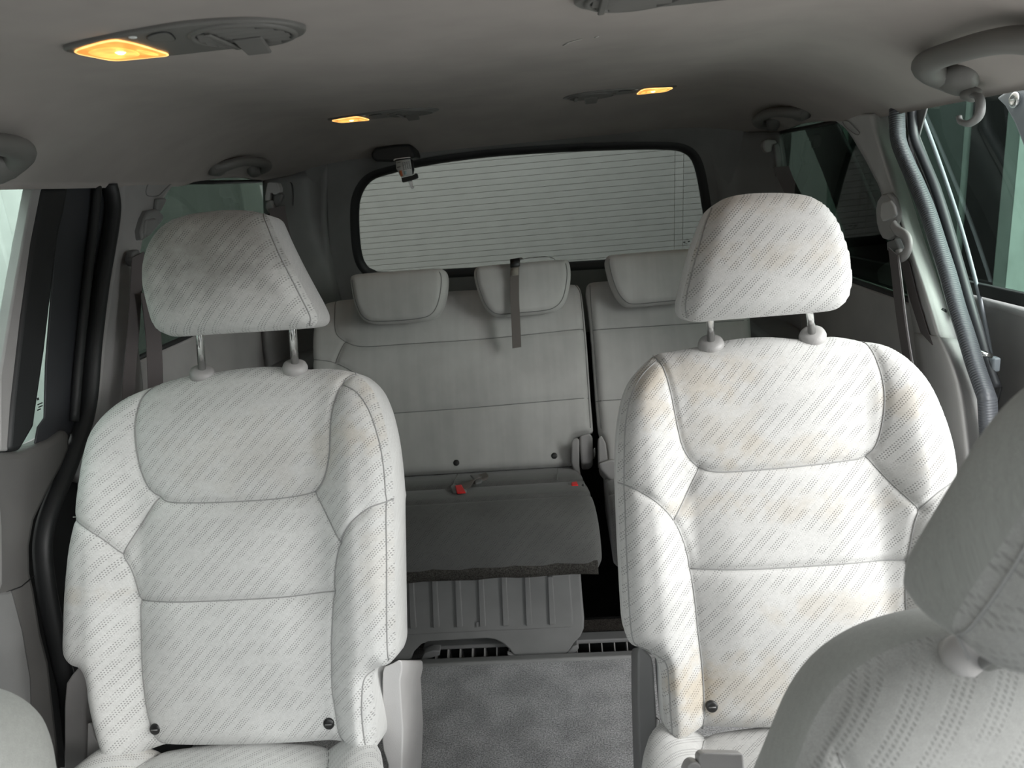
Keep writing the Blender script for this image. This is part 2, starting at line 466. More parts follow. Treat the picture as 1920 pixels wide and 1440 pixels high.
# rolled lip that turns outwards along the door openings, and the roof skin above
V = list(map(tuple, V))
for s, i in ((-1, 0), (1, nx - 1)):
    b = len(V)
    for j in range(ny):
        z = V[i * ny + j][2]
        V += [(s * .762, ys[j], z + .002), (s * .80, ys[j], z + .012), (s * .82, ys[j], 1.36)]
    for j in range(ny - 1):
        a0, a1 = i * ny + j, i * ny + j + 1
        p = [a0, b + j * 3, b + j * 3 + 1, b + j * 3 + 2]; q = [a1, b + j * 3 + 3, b + j * 3 + 4, b + j * 3 + 5]
        for k in range(3): Fc.append((p[k], p[k + 1], q[k + 1], q[k]) if s > 0 else (p[k], q[k], q[k + 1], p[k + 1]))
b = len(V); V += [(-.82, -.15, 1.36), (.82, -.15, 1.36), (.82, 2.285, 1.36), (-.82, 2.285, 1.36)]; Fc.append((b, b + 1, b + 2, b + 3))
ceiling = structure(mesh_obj('ceiling', V, Fc, M['head']), 'grey cloth headliner of the van roof', 'ceiling')
# chafe mark on the cloth between the vents
for P in ([(1057, 86), (1068, 80), (1078, 77), (1091, 74)], [(1116, 71), (1122, 69)]):
    Q = [atZ(a, b_, 1.284) for a, b_ in P]
    for q in Q: q[2] = ceil_z(q[0], q[1]) - .0006
    MB().tube(Q, .0014, 6, flat=(.4, 1.3)).build('scuff_mark', simple('scuff', (.5, .49, .47), .9), ceiling)

# floor carpet, kerb strip of the well and the well itself
nxf, nyf = 20, 30
gx, gy = np.meshgrid(np.linspace(-.78, .78, nxf), np.linspace(-1.0, 1.476, nyf), indexing='ij')
V = np.stack([gx, gy, 0 * gx], -1).reshape(-1, 3)
Fc = [(i * nyf + j, (i + 1) * nyf + j, (i + 1) * nyf + j + 1, i * nyf + j + 1) for i in range(nxf - 1) for j in range(nyf - 1)]
floor = structure(mesh_obj('floor', V, Fc, M['carpet']), 'charcoal carpet on the van floor', 'floor')
well = MB()
well.box(-.78, .78, 1.60, 2.40, -.30, -.27); well.box(-.78, .78, 1.62, 1.65, -.30, -.005)
well.box(-.78, .78, 2.36, 2.40, -.30, .60)
well.build('rear_well', M['dcarpet'], floor, smooth=False)

# body sides below the belt line
def sidewall(s, name, label):
    w = MB()
    x0, x1 = s * .758, s * .80
    P = [(1.22, -.02), (1.14, .30), (1.13, .50), (1.18, .66), (1.26, .78), (1.32, .82), (2.36, .82), (2.36, -.30), (1.50, -.30)]
    w.prism([(x0, y, z) for y, z in P], (x1 - x0, 0, 0))
    o = structure(w.build(name, M['grey'], bevel=.006), label, 'wall')
    # wheel housing armrest
    A = [(1.50, .0), (1.50, .44), (1.56, .56), (1.68, .63), (1.85, .655), (2.10, .66), (2.34, .655), (2.34, .0)]
    a = MB().prism([(s * .758, y, z) for y, z in A], (-s * .138, 0, 0)).build('wheel_housing_armrest', M['mid'], o, bevel=.03, seg=4)
    B = [(1.60, .40), (1.62, .50), (1.72, .57), (1.88, .595), (2.1, .60), (2.1, .40)]
    MB().prism([(s * .622, y, z) for y, z in B], (-s * .006, 0, 0)).build('armrest_inlay', M['grey'], o, bevel=.004)
    return o
wl = sidewall(-1, 'wall_left', 'grey moulded quarter trim left of the rear bench')
wr = sidewall(1, 'wall_right', 'grey moulded quarter trim right of the rear bench')
# front half of the body, behind the photographer
fb = MB()
fb.box(-.80, .80, -1.05, -1.0, -.05, .62); fb.box(-.80, .80, -1.02, -.62, .50, .62)
structure(fb.build('wall_front', M['dgrey'], bevel=.02), 'dark dashboard and firewall at the front of the van', 'wall')
for s, nm in ((-1, 'left'), (1, 'right')):
    b = MB().box(min(s * .76, s * .80), max(s * .76, s * .80), -1.02, .46, -.05, .76)
    structure(b.build('trim_%d' % (11 if s < 0 else 12), M['grey'], bevel=.01), 'grey front door panel on the %s' % nm, 'trim')
    b = MB().prism([(s * .765, .46, -.05), (s * .765, .56, -.05), (s * .765, .56, 1.19), (s * .765, .44, 1.19)], (s * .04, 0, 0))
    structure(b.build('trim_%d' % (13 if s < 0 else 14), M['grey'], bevel=.008), 'grey pillar between front and sliding door on the %s' % nm, 'trim')

for s, nm, z1 in ((-1, 'left', .09), (1, 'right', .012)):
    b = MB().box(min(s * .745, s * .83), max(s * .745, s * .83), .50, 1.45, -.10, z1)
    structure(b.build('trim_%d' % (15 if s < 0 else 16), M['black'], bevel=.01), 'black door sill under the %s sliding doorway' % nm, 'trim')
# ---- side pieces traced on the plane of the body side
def trace_x(pts, x, d, name, mat, parent=None, bevel=.004, seg=2, extra=()):
    P = [atX(a, b_, x) for a, b_ in pts] + [np.array((x, y, z)) for y, z in extra]
    return MB().prism(P, (d, 0, 0)).build(name, mat, parent, bevel=bevel, seg=seg)

# left rear pillar
o = trace_x([(229, 343), (229, 385), (222, 430), (205, 540), (192, 640), (182, 745), (172, 900), (280, 930), (272, 720), (262, 640), (256, 560), (262, 500), (272, 445), (298, 395), (318, 362), (343, 329), (300, 330)], -.75, -.05, 'trim_1', M['grey'], bevel=.01, seg=3)
structure(o, 'grey pillar trim left of the grey passenger seat', 'trim')
ring = [atX(a, b_, -.7495) for a, b_ in crop([(745, 60), (770, 42), (890, 40), (850, 70), (820, 100), (790, 125), (740, 125), (730, 100)], 0, 320, .375)]
MB().tube(list(smooth_closed(ring, 4)) + [ring[0]], .0012, 6).build('emblem_outline', M['dgrey'], o)
# right rear pillar
def pillar(name, A, B, Cc, xa, xb, xc, mat):
    """moulded strip: rear edge A, crest B that bulges into the cabin, front edge Cc at the door seal"""
    ra, rb, rc = [smooth_open(np.array([atX(p[0], p[1], x) for p in P]), 4) for P, x in ((A, xa), (B, xb), (Cc, xc))]
    V = []; k = 13
    for a_, b_, c_ in zip(ra, rb, rc):
        m1 = a_ + (b_ - a_) * .78; m2 = b_ + (c_ - b_) * .30
        V += list(smooth_open([a_, m1, b_, m2, c_], 3))
    n = len(ra); Fc = [(i * k + j, (i + 1) * k + j, (i + 1) * k + j + 1, i * k + j + 1) for i in range(n - 1) for j in range(k - 1)]
    return mesh_obj(name, V, Fc, mat, solid=.004)
o = pillar('trim_2', [(1548, 216), (1584, 240), (1612, 282), (1638, 330), (1652, 362), (1666, 420), (1690, 480), (1702, 555), (1714, 630)],
           [(1632, 214), (1640, 245), (1652, 285), (1666, 330), (1677, 365), (1691, 415), (1711, 478), (1735, 550), (1761, 638)],
           [(1690, 205), (1690, 245), (1700, 295), (1720, 350), (1732, 385), (1748, 435), (1766, 490), (1790, 565), (1812, 646)], .752, .738, .795, M['greyl'])
structure(o, 'light grey pillar trim carrying the right seat belt', 'trim')
ring = [atX(a, b_, .744) for a, b_ in crop([(712, 812), (730, 805), (755, 815), (790, 850), (822, 885), (815, 898), (795, 895), (760, 870), (725, 840)], 1380, 0, .28125)]
MB().tube(list(smooth_closed(ring, 4)) + [ring[0]], .0009, 6).build('emblem_outline', M['grey'], o)
o = pillar('trim_3', [(1713, 624), (1720, 690), (1728, 760), (1740, 900)], [(1761, 632), (1786, 690), (1802, 760), (1818, 900)], [(1804, 636), (1824, 690), (1850, 760), (1864, 900)], .748, .733, .785, M['greyl'])
structure(o, 'light grey lower pillar trim beside the right passenger seat', 'trim')

# ---- hatch: slanted rear wall with its window
HF = Frame((0, 2.34, .87), 0); _t = math.atan2(-.22, 1.0)
HF.ev = np.array([0, math.sin(_t), math.cos(_t)]); HF.en = np.array([0, -math.cos(_t), math.sin(_t)])
win = smooth_closed(HF.uv([(671, 400), (672, 440), (676, 475), (684, 497), (700, 509), (740, 512), (1000, 498), (1250, 482), (1312, 474), (1324, 462), (1326, 440), (1320, 400), (1312, 350), (1305, 318), (1296, 298), (1282, 287), (1258, 282), (1200, 281), (1100, 284), (1000, 289), (900, 297), (800, 311), (730, 327), (700, 337), (684, 352), (674, 374)]), 4)
cw = win.mean(0)
def scaled(P, d):
    n = len(P); T = np.roll(P, -1, 0) - np.roll(P, 1, 0); T /= np.linalg.norm(T, axis=1)[:, None] + 1e-12
    N = np.stack([T[:, 1], -T[:, 0]], 1)
    if ((P - P.mean(0)) * N).sum() < 0: N = -N
    return P + N * d
def ringmesh(name, A, ha, B, hb, Cc, hc, mat, parent):
    n = len(A); V = list(HF.w(A[:, 0], A[:, 1], ha)) + list(HF.w(B[:, 0], B[:, 1], hb)) + list(HF.w(Cc[:, 0], Cc[:, 1], hc))
    Fc = [(r * n + k, r * n + (k + 1) % n, (r + 1) * n + (k + 1) % n, (r + 1) * n + k) for r in range(2) for k in range(n)]
    return mesh_obj(name, V, Fc, mat, parent)
w1 = struct_empty('window_1', HF.w(cw[0], cw[1] - .2), 'tinted tailgate window with thin heating lines', 'window')
f0 = scaled(win, -.002); f1 = scaled(win, .010); f2 = scaled(win, .024)
ringmesh('window_seal', f0, -.012, f1, .006, f2, .004, M['black'], w1)
MB().prism(HF.w(f1[:, 0], f1[:, 1], -.012), -.004 * HF.en).build('pane', M['glassr'], w1, smooth=False)
# heating lines, each its own strip printed on the pane
ys_ = np.linspace(win[:, 1].min() + .012, win[:, 1].max() - .010, 19)
for v0 in ys_:
    def xr(v):
        xs_ = []
        for a, b_ in zip(win, np.roll(win, -1, 0)):
            if (a[1] > v) != (b_[1] > v): xs_.append(a[0] + (b_[0] - a[0]) * (v - a[1]) / (b_[1] - a[1]))
        return min(xs_), max(xs_)
    a, b_ = xr(v0)
    uu = np.linspace(a, b_, 14); vv = v0 + .0 * uu
    MB().ribbon(HF.w(uu, vv, -.0105), HF.ev * .0011, .0004).build('heating_line', M['wire'], w1, smooth=False)
for uu in (HF.uv([(1266, 380)])[0][0], HF.uv([(1282, 380)])[0][0]):
    MB().ribbon(HF.w(np.array([uu, uu]), np.array([win[:, 1].min() + .01, win[:, 1].max() - .01]), -.0105), HF.eu * .0012, .0004).build('heating_line', M['wire'], w1, smooth=False)
for (a, b_, ww, hh) in ((1289, 451, .010, .002), (1293, 454.5, .007, .004), (1284, 456, .006, .004), (1287, 459, .010, .002)):
    q = HF.uv([(a, b_)])[0]
    MB().prism(HF.w(q[0] + np.array([-ww, ww, ww, -ww]) / 2, q[1] + np.array([-hh, -hh, hh, hh]) / 2, -.0105), HF.en * .0004).build('maker_print', M['ink'], w1, smooth=False)
# tailgate trim: from the window seal out to the body
outer = []
for (u, v) in f2:
    s = 1 if u > 0 else -1
    outer.append((u, v))
outer = np.array(f2); n = len(outer)
def clampbox(P):
    c = np.array([.03, .17]); d = P - c; out = []
    for a, b_ in d:
        k = min(.78 / abs(a) if abs(a) > 1e-6 else 9e9, ((.20 if b_ > 0 else .95) / abs(b_)) if abs(b_) > 1e-6 else 9e9)
        out.append((c[0] + a * k, c[1] + b_ * k))
    return np.array(out)
far = clampbox(outer)
mid_ = outer + (far - outer) * .25
V = list(HF.w(outer[:, 0], outer[:, 1], .004)) + list(HF.w(mid_[:, 0], mid_[:, 1], .02)) + list(HF.w(far[:, 0], far[:, 1], .02))
Fc = [(r * n + k, r * n + (k + 1) % n, (r + 1) * n + (k + 1) % n, (r + 1) * n + k) for r in range(2) for k in range(n)]
wrear = structure(mesh_obj('wall_rear', V, Fc, M['dgrey']), 'dark tailgate trim around the rear window', 'wall')

# D pillars between quarter glass and tailgate
def dpillar(s, name, label):
    O = [(s * .742, 2.16, 1.172), (s * .748, 2.13, 1.05), (s * .75, 2.08, .93), (s * .75, 2.02, .82), (s * .757, 1.98, .70), (s * .757, 1.96, .40)]
    I = [(s * .56, 2.262, 1.205), (s * .60, 2.28, 1.05), (s * .615, 2.30, .93), (s * .62, 2.315, .82), (s * .62, 2.33, .70), (s * .62, 2.36, .40)]
    V = []; k = 8
    O = smooth_open(O, 4); I = smooth_open(I, 4)
    for a, b_ in zip(O, I):
        for t in np.linspace(0, 1, k):
            p = a + (b_ - a) * t; q = np.array([0, .055 * math.sin(t * math.pi), 0]); V.append(p + q)
    n = len(O); Fc = [(i * k + j, i * k + j + 1, (i + 1) * k + j + 1, (i + 1) * k + j) for i in range(n - 1) for j in range(k - 1)]
    o = structure(mesh_obj(name, V, Fc, M['dgrey'], solid=.02), label, 'trim')
    return o
dpl = dpillar(-1, 'trim_4', 'dark corner pillar trim left of the rear window')
dpr = dpillar(1, 'trim_5', 'dark corner pillar trim right of the rear window')
cov = [atY(a, b_, 2.215) for a, b_ in [(533, 345), (546, 343), (550, 360), (549, 390), (547, 415), (543, 430), (533, 438)]]
MB().tube(smooth_open(cov, 5), .0011, 6).build('cover_joint', M['black'], dpl)
# quarter windows
for s, num, lab in ((-1, 2, 'green tinted quarter window behind the left passenger headrest'), (1, 3, 'dark quarter window right of the light passenger headrest')):
    we = struct_empty('window_%d' % num, (s * .78, 1.75, .82), lab, 'window')
    MB().prism([(s * .775, 1.25, .815), (s * .775, 2.16, .815), (s * .770, 2.30, 1.19), (s * .770, 1.50, 1.19)], (s * .004, 0, 0)).build('pane', M['glassq'], we, smooth=False)
    fr = MB()
    fr.tube([(s * .765, 1.27, .822), (s * .765, 1.7, .824), (s * .765, 2.10, .826)], .006, 8)
    fr.build('window_seal', M['black'], we)
    MB().tube([(s * .757, 1.60, 1.171), (s * .757, 1.9, 1.170), (s * .755, 2.2, 1.172)], .005, 8).build('window_seal', M['black'], we)

# ---- closed sliding door on the left
d1 = struct_empty('door_1', (-.78, .9, .02), 'closed left sliding door with black window frame and grey panel', 'door')
trace_x([(0, 848), (40, 846), (100, 822), (128, 801), (134, 815), (135, 842), (124, 872), (106, 903), (88, 937), (69, 977), (61, 1023), (62, 1073), (69, 1103), (82, 1183), (96, 1238), (119, 1440)], -.755, -.045, 'door_panel', M['doorp'], d1, .012, 3, extra=((.70, .06), (.57, .06), (.57, .80)))
a = trace_x([(0, 940), (6, 950), (9, 985), (10, 1050), (10, 1095), (5, 1108), (0, 1112)], -.735, -.03, 'armrest', M['grey'], d1, .01, 3, extra=((.60, .60), (.60, .70)))
trace_x([(0, 1112), (25, 1105), (45, 1180), (60, 1270), (62, 1330), (30, 1400), (0, 1420)], -.752, -.01, 'door_pocket', M['dgrey'], d1, .006, 2, extra=((.65, .30), (.65, .52)))
MB().tube([atX(a_, b_, -.7545) for a_, b_ in [(8, 1112), (40, 1100), (64, 1080)]], .0011, 6).build('panel_joint', M['black'], d1)
trace_x([(80, 352), (131, 352), (122, 400), (112, 441), (100, 540), (86, 660), (70, 770), (66, 800), (40, 846), (16, 846), (22, 760), (40, 600), (60, 455)], -.758, -.04, 'window_frame', M['black'], d1, .008, 3)
trace_x([(112, 352), (216, 350), (212, 420), (196, 560), (180, 700), (165, 800), (110, 822), (66, 832), (72, 800), (84, 783), (87, 680), (94, 590), (101, 500), (104, 441)], -.766, -.004, 'window_frame', M['rubber'], d1, .008, 3)
trace_x([(62, 352), (80, 352), (60, 455), (40, 600), (22, 760), (16, 846), (0, 846), (0, 705), (30, 525)], -.762, -.02, 'glass_channel', M['grey'], d1, .003, 2)
for pts in ([(183, 350), (176, 420), (160, 560), (147, 690), (140, 790)],):
    MB().tube([atX(a_, b_, -.757) for a_, b_ in smooth_open(pts, 4)], .008, 8).build('door_seal', M['black'], d1)
MB().prism([(-.787, .57, .76), (-.787, 1.30, .76), (-.787, 1.48, 1.19), (-.787, .57, 1.19)], (-.004, 0, 0)).build('pane', M['glassd'], d1, smooth=False)
for (a_, b_, ww, hh) in ((71, 748, .004, .004), (75, 757, .012, .0018), (76, 762, .010, .0018), (73, 768, .008, .0018)):
    q = atX(a_, b_, -.786)
    MB().box(-.7865, -.7855, q[1] - ww / 2, q[1] + ww / 2, q[2] - hh / 2, q[2] + hh / 2).build('maker_print', M['ink'], d1, smooth=False)
jb = trace_x([(225, 350), (214, 470), (186, 660), (176, 745), (160, 870), (150, 960), (150, 1440), (60, 1440), (30, 1150), (30, 1000), (70, 900), (120, 790), (150, 640), (185, 450)], -.797, -.006, 'door_jamb', M['black'], wl, .003)
# rubber body seals of that doorway
o = MB().tube([atX(a_, b_, -.752) for a_, b_ in smooth_open([(205, 345), (212, 385), (206, 440), (190, 530), (176, 640), (167, 745), (152, 810), (122, 890), (98, 945), (84, 990), (80, 1040), (90, 1120), (112, 1230), (128, 1300), (140, 1420)], 5)], .016, 10, flat=(1.0, .7))
structure(o.build('trim_7', M['black']), 'black rubber seal around the closed left sliding doorway', 'weatherstrip')

# ---- right doorway: body seals, then the sliding door pushed back outside
def mid_path(A, B): return [((a[0] + b_[0]) / 2, (a[1] + b_[1]) / 2) for a, b_ in zip(A, B)]
A = crop([(158, 110), (165, 240), (190, 330), (240, 440), (290, 560), (340, 700), (390, 850), (430, 1000), (470, 1120), (515, 1260), (570, 1400)], 1600, 160, .4167)
B = crop([(235, 105), (240, 240), (280, 340), (330, 450), (380, 580), (420, 720), (460, 850), (500, 990), (545, 1130), (590, 1280), (635, 1420)], 1600, 160, .4167)
c1 = [atX(a_, b_, .758) for a_, b_ in smooth_open(mid_path(A, B), 6)]
c1 += [np.array((.76, 1.085, .60)), np.array((.76, 1.08, .45)), np.array((.76, 1.12, .2)), np.array((.76, 1.16, .02))]
def path_uv(P, seg):
    L = np.concatenate([[0], np.cumsum(np.linalg.norm(np.diff(np.array(P), axis=0), axis=1))])
    return [(k / seg, l) for l in L for k in range(seg)]
t = NT('ribbed_rubber', .42, (.075, .08, .09)); sp = t.n('ShaderNodeSeparateXYZ'); t.link(t.coord('UV'), sp.inputs[0])
rib = t.math('SINE', t.math('MULTIPLY', sp.outputs[1], 2 * math.pi / .0042))
t.bump(t.math('ADD', t.math('MULTIPLY', rib, .5), t.noise(t.coord(), 90, 2)), .55, .0016); M['ribbed'] = t.m
m_ = MB().tube(c1, .021, 14, flat=(1.15, .62), up=(-.55, -.8, 0))
ws = mesh_obj('trim_8', m_.V, m_.F, M['ribbed'], uv=path_uv(c1, 14))
structure(ws, 'wide ribbed rubber seal along the open right doorway', 'weatherstrip')
B2 = crop([(262, 100), (272, 230), (312, 330), (362, 450), (405, 580), (446, 720), (483, 850), (522, 985), (562, 1115), (602, 1250), (640, 1360)], 1600, 160, .4167)
c2 = [atX(a_, b_, .80) for a_, b_ in smooth_open(B2, 6)]
structure(MB().tube(c2, .0085, 10).build('trim_9', M['rubber']), 'narrow smooth rubber seal outside the ribbed right seal', 'weatherstrip')

JB = [(1664, 205), (1738, 196)] + [(a_ + 8, b_) for a_, b_ in B2[1:]] + [(1862, 780), (1840, 780)] + A[::-1][:-1]
trace_x([(a_, b_) for a_, b_ in JB], .812, .004, 'door_jamb', M['black'], wr, 0)
d2 = struct_empty('door_2', (.90, 1.6, .05), 'open right sliding door pushed back outside the body', 'door')
MB().prism([(.875, 1.02, .85), (.875, 2.10, .835), (.865, 2.02, 1.19), (.865, 1.10, 1.19)], (.004, 0, 0)).build('pane', M['glassd'], d2, smooth=False)
MB().prism([(.87, 1.00, .10), (.87, 2.20, .10), (.87, 2.20, .825), (.87, 1.00, .825)], (.05, 0, 0)).build('door_panel', M['grey'], d2, bevel=.012)
MB().prism([(.862, 1.00, .835), (.862, 2.20, .815), (.862, 2.20, .838), (.862, 1.00, .858)], (.012, 0, 0)).build('belt_seal', M['black'], d2, bevel=.003)
P = [atX(a_, b_, .862) for a_, b_ in smooth_open([(1723, 200), (1760, 300), (1800, 420), (1830, 530), (1850, 620), (1862, 690)], 5)]
MB().tube(P, .0035, 8).build('glass_edge', M['metal'], d2)
trace_x([(1508, 243), (1560, 220), (1600, 300), (1650, 420), (1700, 560), (1640, 560), (1580, 430), (1540, 320)], .88, .012, 'window_frame', M['black'], d2, .004)
br = trace_x([(1865, 184), (1882, 200), (1900, 232), (1912, 262), (1925, 300), (1945, 300), (1950, 150), (1900, 160)], .845, .02, 'frame_corner', M['metal'], d2, .006, 3)
q = atX(1905, 187, .842)
MB().lathe(q, (-1, 0, 0), [(.012, 0), (.012, .004), (.009, .006), (.0045, .006), (.004, .002)], 20).build('bolt', M['latch'], br)
# striker on the pillar
st = thing('door_striker', atX(1858, 672, .80), 'small bright metal door striker behind the right seals', 'striker')
q = atX(1858, 672, .80)
MB().box(q[0], q[0] + .012, q[1] - .008, q[1] + .008, q[2] - .022, q[2] + .002).build('base_plate', M['metal'], st, bevel=.003)
MB().tube([(q[0] - .004, q[1] - .008, q[2] + .006), (q[0] - .02, q[1] - .008, q[2] + .012), (q[0] - .02, q[1] + .008, q[2] + .012), (q[0] - .004, q[1] + .008, q[2] + .006)], .004, 8).build('loop', M['chrome'], st)

# ---- surroundings seen through the glass, and an added front wall out of view
ground = structure(MB().box(-8, 8, -8, 8, -.62, -.60).build('ground', M['ground'], smooth=False), 'grey concrete outside the van', 'ground')
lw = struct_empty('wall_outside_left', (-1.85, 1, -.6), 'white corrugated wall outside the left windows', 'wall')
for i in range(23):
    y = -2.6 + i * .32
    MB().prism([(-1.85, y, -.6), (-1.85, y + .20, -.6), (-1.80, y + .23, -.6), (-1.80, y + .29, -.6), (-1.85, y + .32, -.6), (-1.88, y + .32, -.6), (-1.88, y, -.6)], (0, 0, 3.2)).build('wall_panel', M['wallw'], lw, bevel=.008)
rw = struct_empty('wall_outside_rear', (0, 4.6, -.6), 'plain pale grey wall close behind the tailgate', 'wall')
MB().box(-4, 4, 4.60, 4.66, -.6, 3.2).build('wall_panel', M['wallg'], rw, smooth=False)
fw = struct_empty('wall_light_block_front', (0, -2.4, -.6), 'added unseen grey wall in front of the van that blocks low sky light', 'wall')
MB().box(-4, 3, -2.46, -2.40, -.6, 1.7).build('wall_panel', M['wallf'], fw, smooth=False)  # added wall, never in view; keeps low sky light out of the windshield
rr_ = struct_empty('wall_outside_right', (1.7, 2, -.6), 'dark doorway and pale green panels outside the right window', 'wall')
def rpanel(y0, y1, mat, x=1.75, nm='wall_panel', z0=-.6, z1=2.6): MB().box(x, x + .05, y0, y1, z0, z1).build(nm, mat, rr_, bevel=.006)
yy = lambda px: atX(px, 400, 1.75)[1]
e = [yy(p) for p in (1960, 1897, 1872, 1803, 1795, 1730)]
rpanel(e[0] - .9, e[1], M['wallgr']); rpanel(e[1], e[2], M['wallmg'])
rpanel(e[2], e[3], M['wallk'], 1.76, 'dark_opening'); rpanel(e[3], e[4], M['wallmg'], 1.75, 'door_post')
rpanel(e[4], e[5], M['wallkg']); rpanel(e[5], e[5] + .9, M['wallkg'], 1.755); rpanel(e[5] + .9, e[5] + 2.6, M['wallgr'])

# ================================================================== SECOND ROW SEATS
def arr(p): return np.asarray(p, float)
REC = 20.0
LF = Frame((0, .954, .57), REC); RF = Frame((0, .954, .57), REC)
c8 = lambda p: crop(p, 120, 660, .5418)
c5 = lambda p: crop(p, 1120, 600, .5835)
L_out = LF.uv(c8([(45, 600), (52, 480), (57, 380), (68, 300), (88, 245), (122, 190), (170, 142), (240, 105), (330, 76), (400, 63), (470, 55), (560, 43), (650, 37), (730, 41), (780, 47), (850, 44), (900, 47), (950, 58), (1000, 84), (1045, 130), (1082, 200), (1106, 280), (1123, 370), (1134, 460), (1139, 560), (1142, 700), (1144, 850), (1146, 980), (1145, 1040), (1128, 1078), (1092, 1090), (1070, 1110), (1068, 1160), (1076, 1230), (1082, 1310), (1080, 1360), (1062, 1384), (1010, 1376), (965, 1368), (850, 1372), (700, 1378), (500, 1382), (335, 1386), (260, 1404), (205, 1415), (168, 1405), (148, 1378), (125, 1290), (105, 1200), (96, 1130), (78, 1092), (46, 1080), (22, 1055), (12, 1020), (14, 930), (18, 830), (30, 700)]))
L_A = LF.uv(c8([(240, 108), (228, 145), (226, 200), (232, 280), (240, 350), (256, 420), (280, 470), (320, 505), (360, 521), (460, 523), (560, 520), (700, 512), (800, 500), (855, 485), (885, 455), (905, 410), (917, 350), (919, 280), (923, 200), (937, 120), (955, 82), (975, 62)]))
L_Bl = LF.uv(c8([(312, 508), (250, 610), (203, 700)])); L_Br = LF.uv(c8([(856, 485), (910, 570), (965, 657)]))
L_C = LF.uv(c8([(40, 570), (70, 578), (115, 602), (160, 640), (203, 700), (235, 770), (253, 862), (260, 960), (262, 1080), (270, 1200), (285, 1290), (306, 1350), (335, 1388)]))
L_D = LF.uv(c8([(1136, 510), (1115, 518), (1070, 535), (1020, 575), (985, 620), (965, 660), (945, 740), (936, 830), (930, 920), (925, 1000), (924, 1100), (926, 1180), (935, 1230), (945, 1290), (955, 1340), (965, 1372)]))
L_E = LF.uv(c8([(255, 864), (430, 862), (600, 855), (780, 845), (936, 830)]))
L_F = LF.uv(c8([(942, 108), (1000, 137), (1050, 200), (1085, 290), (1108, 395), (1119, 515), (1124, 700), (1125, 900), (1128, 1060)]))
L_F2 = LF.uv(c8([(1078, 1094), (1050, 1120), (1044, 1200), (1050, 1290), (1062, 1380)]))
L_btn = LF.uv(c8([(311, 1308), (915, 1288)]))
R_out = RF.uv(c5([(200, 98), (260, 85), (330, 72), (400, 60), (440, 48), (520, 38), (600, 36), (680, 42), (740, 41), (800, 34), (850, 38), (905, 50), (960, 62), (1005, 88), (1042, 128), (1075, 180), (1102, 240), (1125, 310), (1143, 390), (1155, 500), (1165, 640), (1172, 780), (1178, 920), (1180, 1020), (1160, 1060), (1120, 1075), (1100, 1110), (1100, 1200), (1095, 1300), (1080, 1330), (1040, 1340), (990, 1328), (900, 1328), (700, 1330), (450, 1332), (350, 1334), (290, 1346), (238, 1351), (222, 1335), (214, 1280), (208, 1200), (202, 1120), (186, 1085), (150, 1058), (112, 1045), (92, 1010), (84, 930), (78, 820), (72, 700), (67, 560), (66, 470), (70, 380), (80, 300), (98, 230), (130, 170)]))
R_A = RF.uv(c5([(195, 98), (215, 130), (232, 190), (245, 260), (258, 330), (275, 400), (300, 445), (335, 475), (380, 488), (450, 487), (520, 482), (660, 470), (780, 456), (850, 446), (885, 430), (907, 395), (922, 320), (927, 240), (921, 150), (908, 52)]))
R_Bl = RF.uv(c5([(333, 476), (290, 560), (245, 643)])); R_Br = RF.uv(c5([(878, 440), (950, 530), (1018, 606)]))
R_C = RF.uv(c5([(68, 524), (90, 530), (130, 545), (190, 585), (245, 645), (280, 720), (300, 802), (315, 900), (325, 1000), (338, 1100), (345, 1200), (348, 1338)]))
R_D = RF.uv(c5([(1160, 500), (1130, 512), (1075, 545), (1040, 575), (1018, 606), (1003, 650), (995, 720), (992, 770), (988, 830), (990, 930), (1012, 1030), (1018, 1090), (1020, 1200), (1010, 1332)]))
R_E = RF.uv(c5([(302, 803), (480, 799), (650, 790), (820, 780), (992, 770)]))
R_F = RF.uv(c5([(205, 118), (150, 172), (112, 240), (92, 330), (86, 430), (85, 530), (90, 700), (97, 850), (108, 1000), (130, 1042), (190, 1070), (216, 1094), (224, 1150), (230, 1250), (238, 1345)]))
R_btn = RF.uv(c5([(370, 1245), (985, 1225)]))

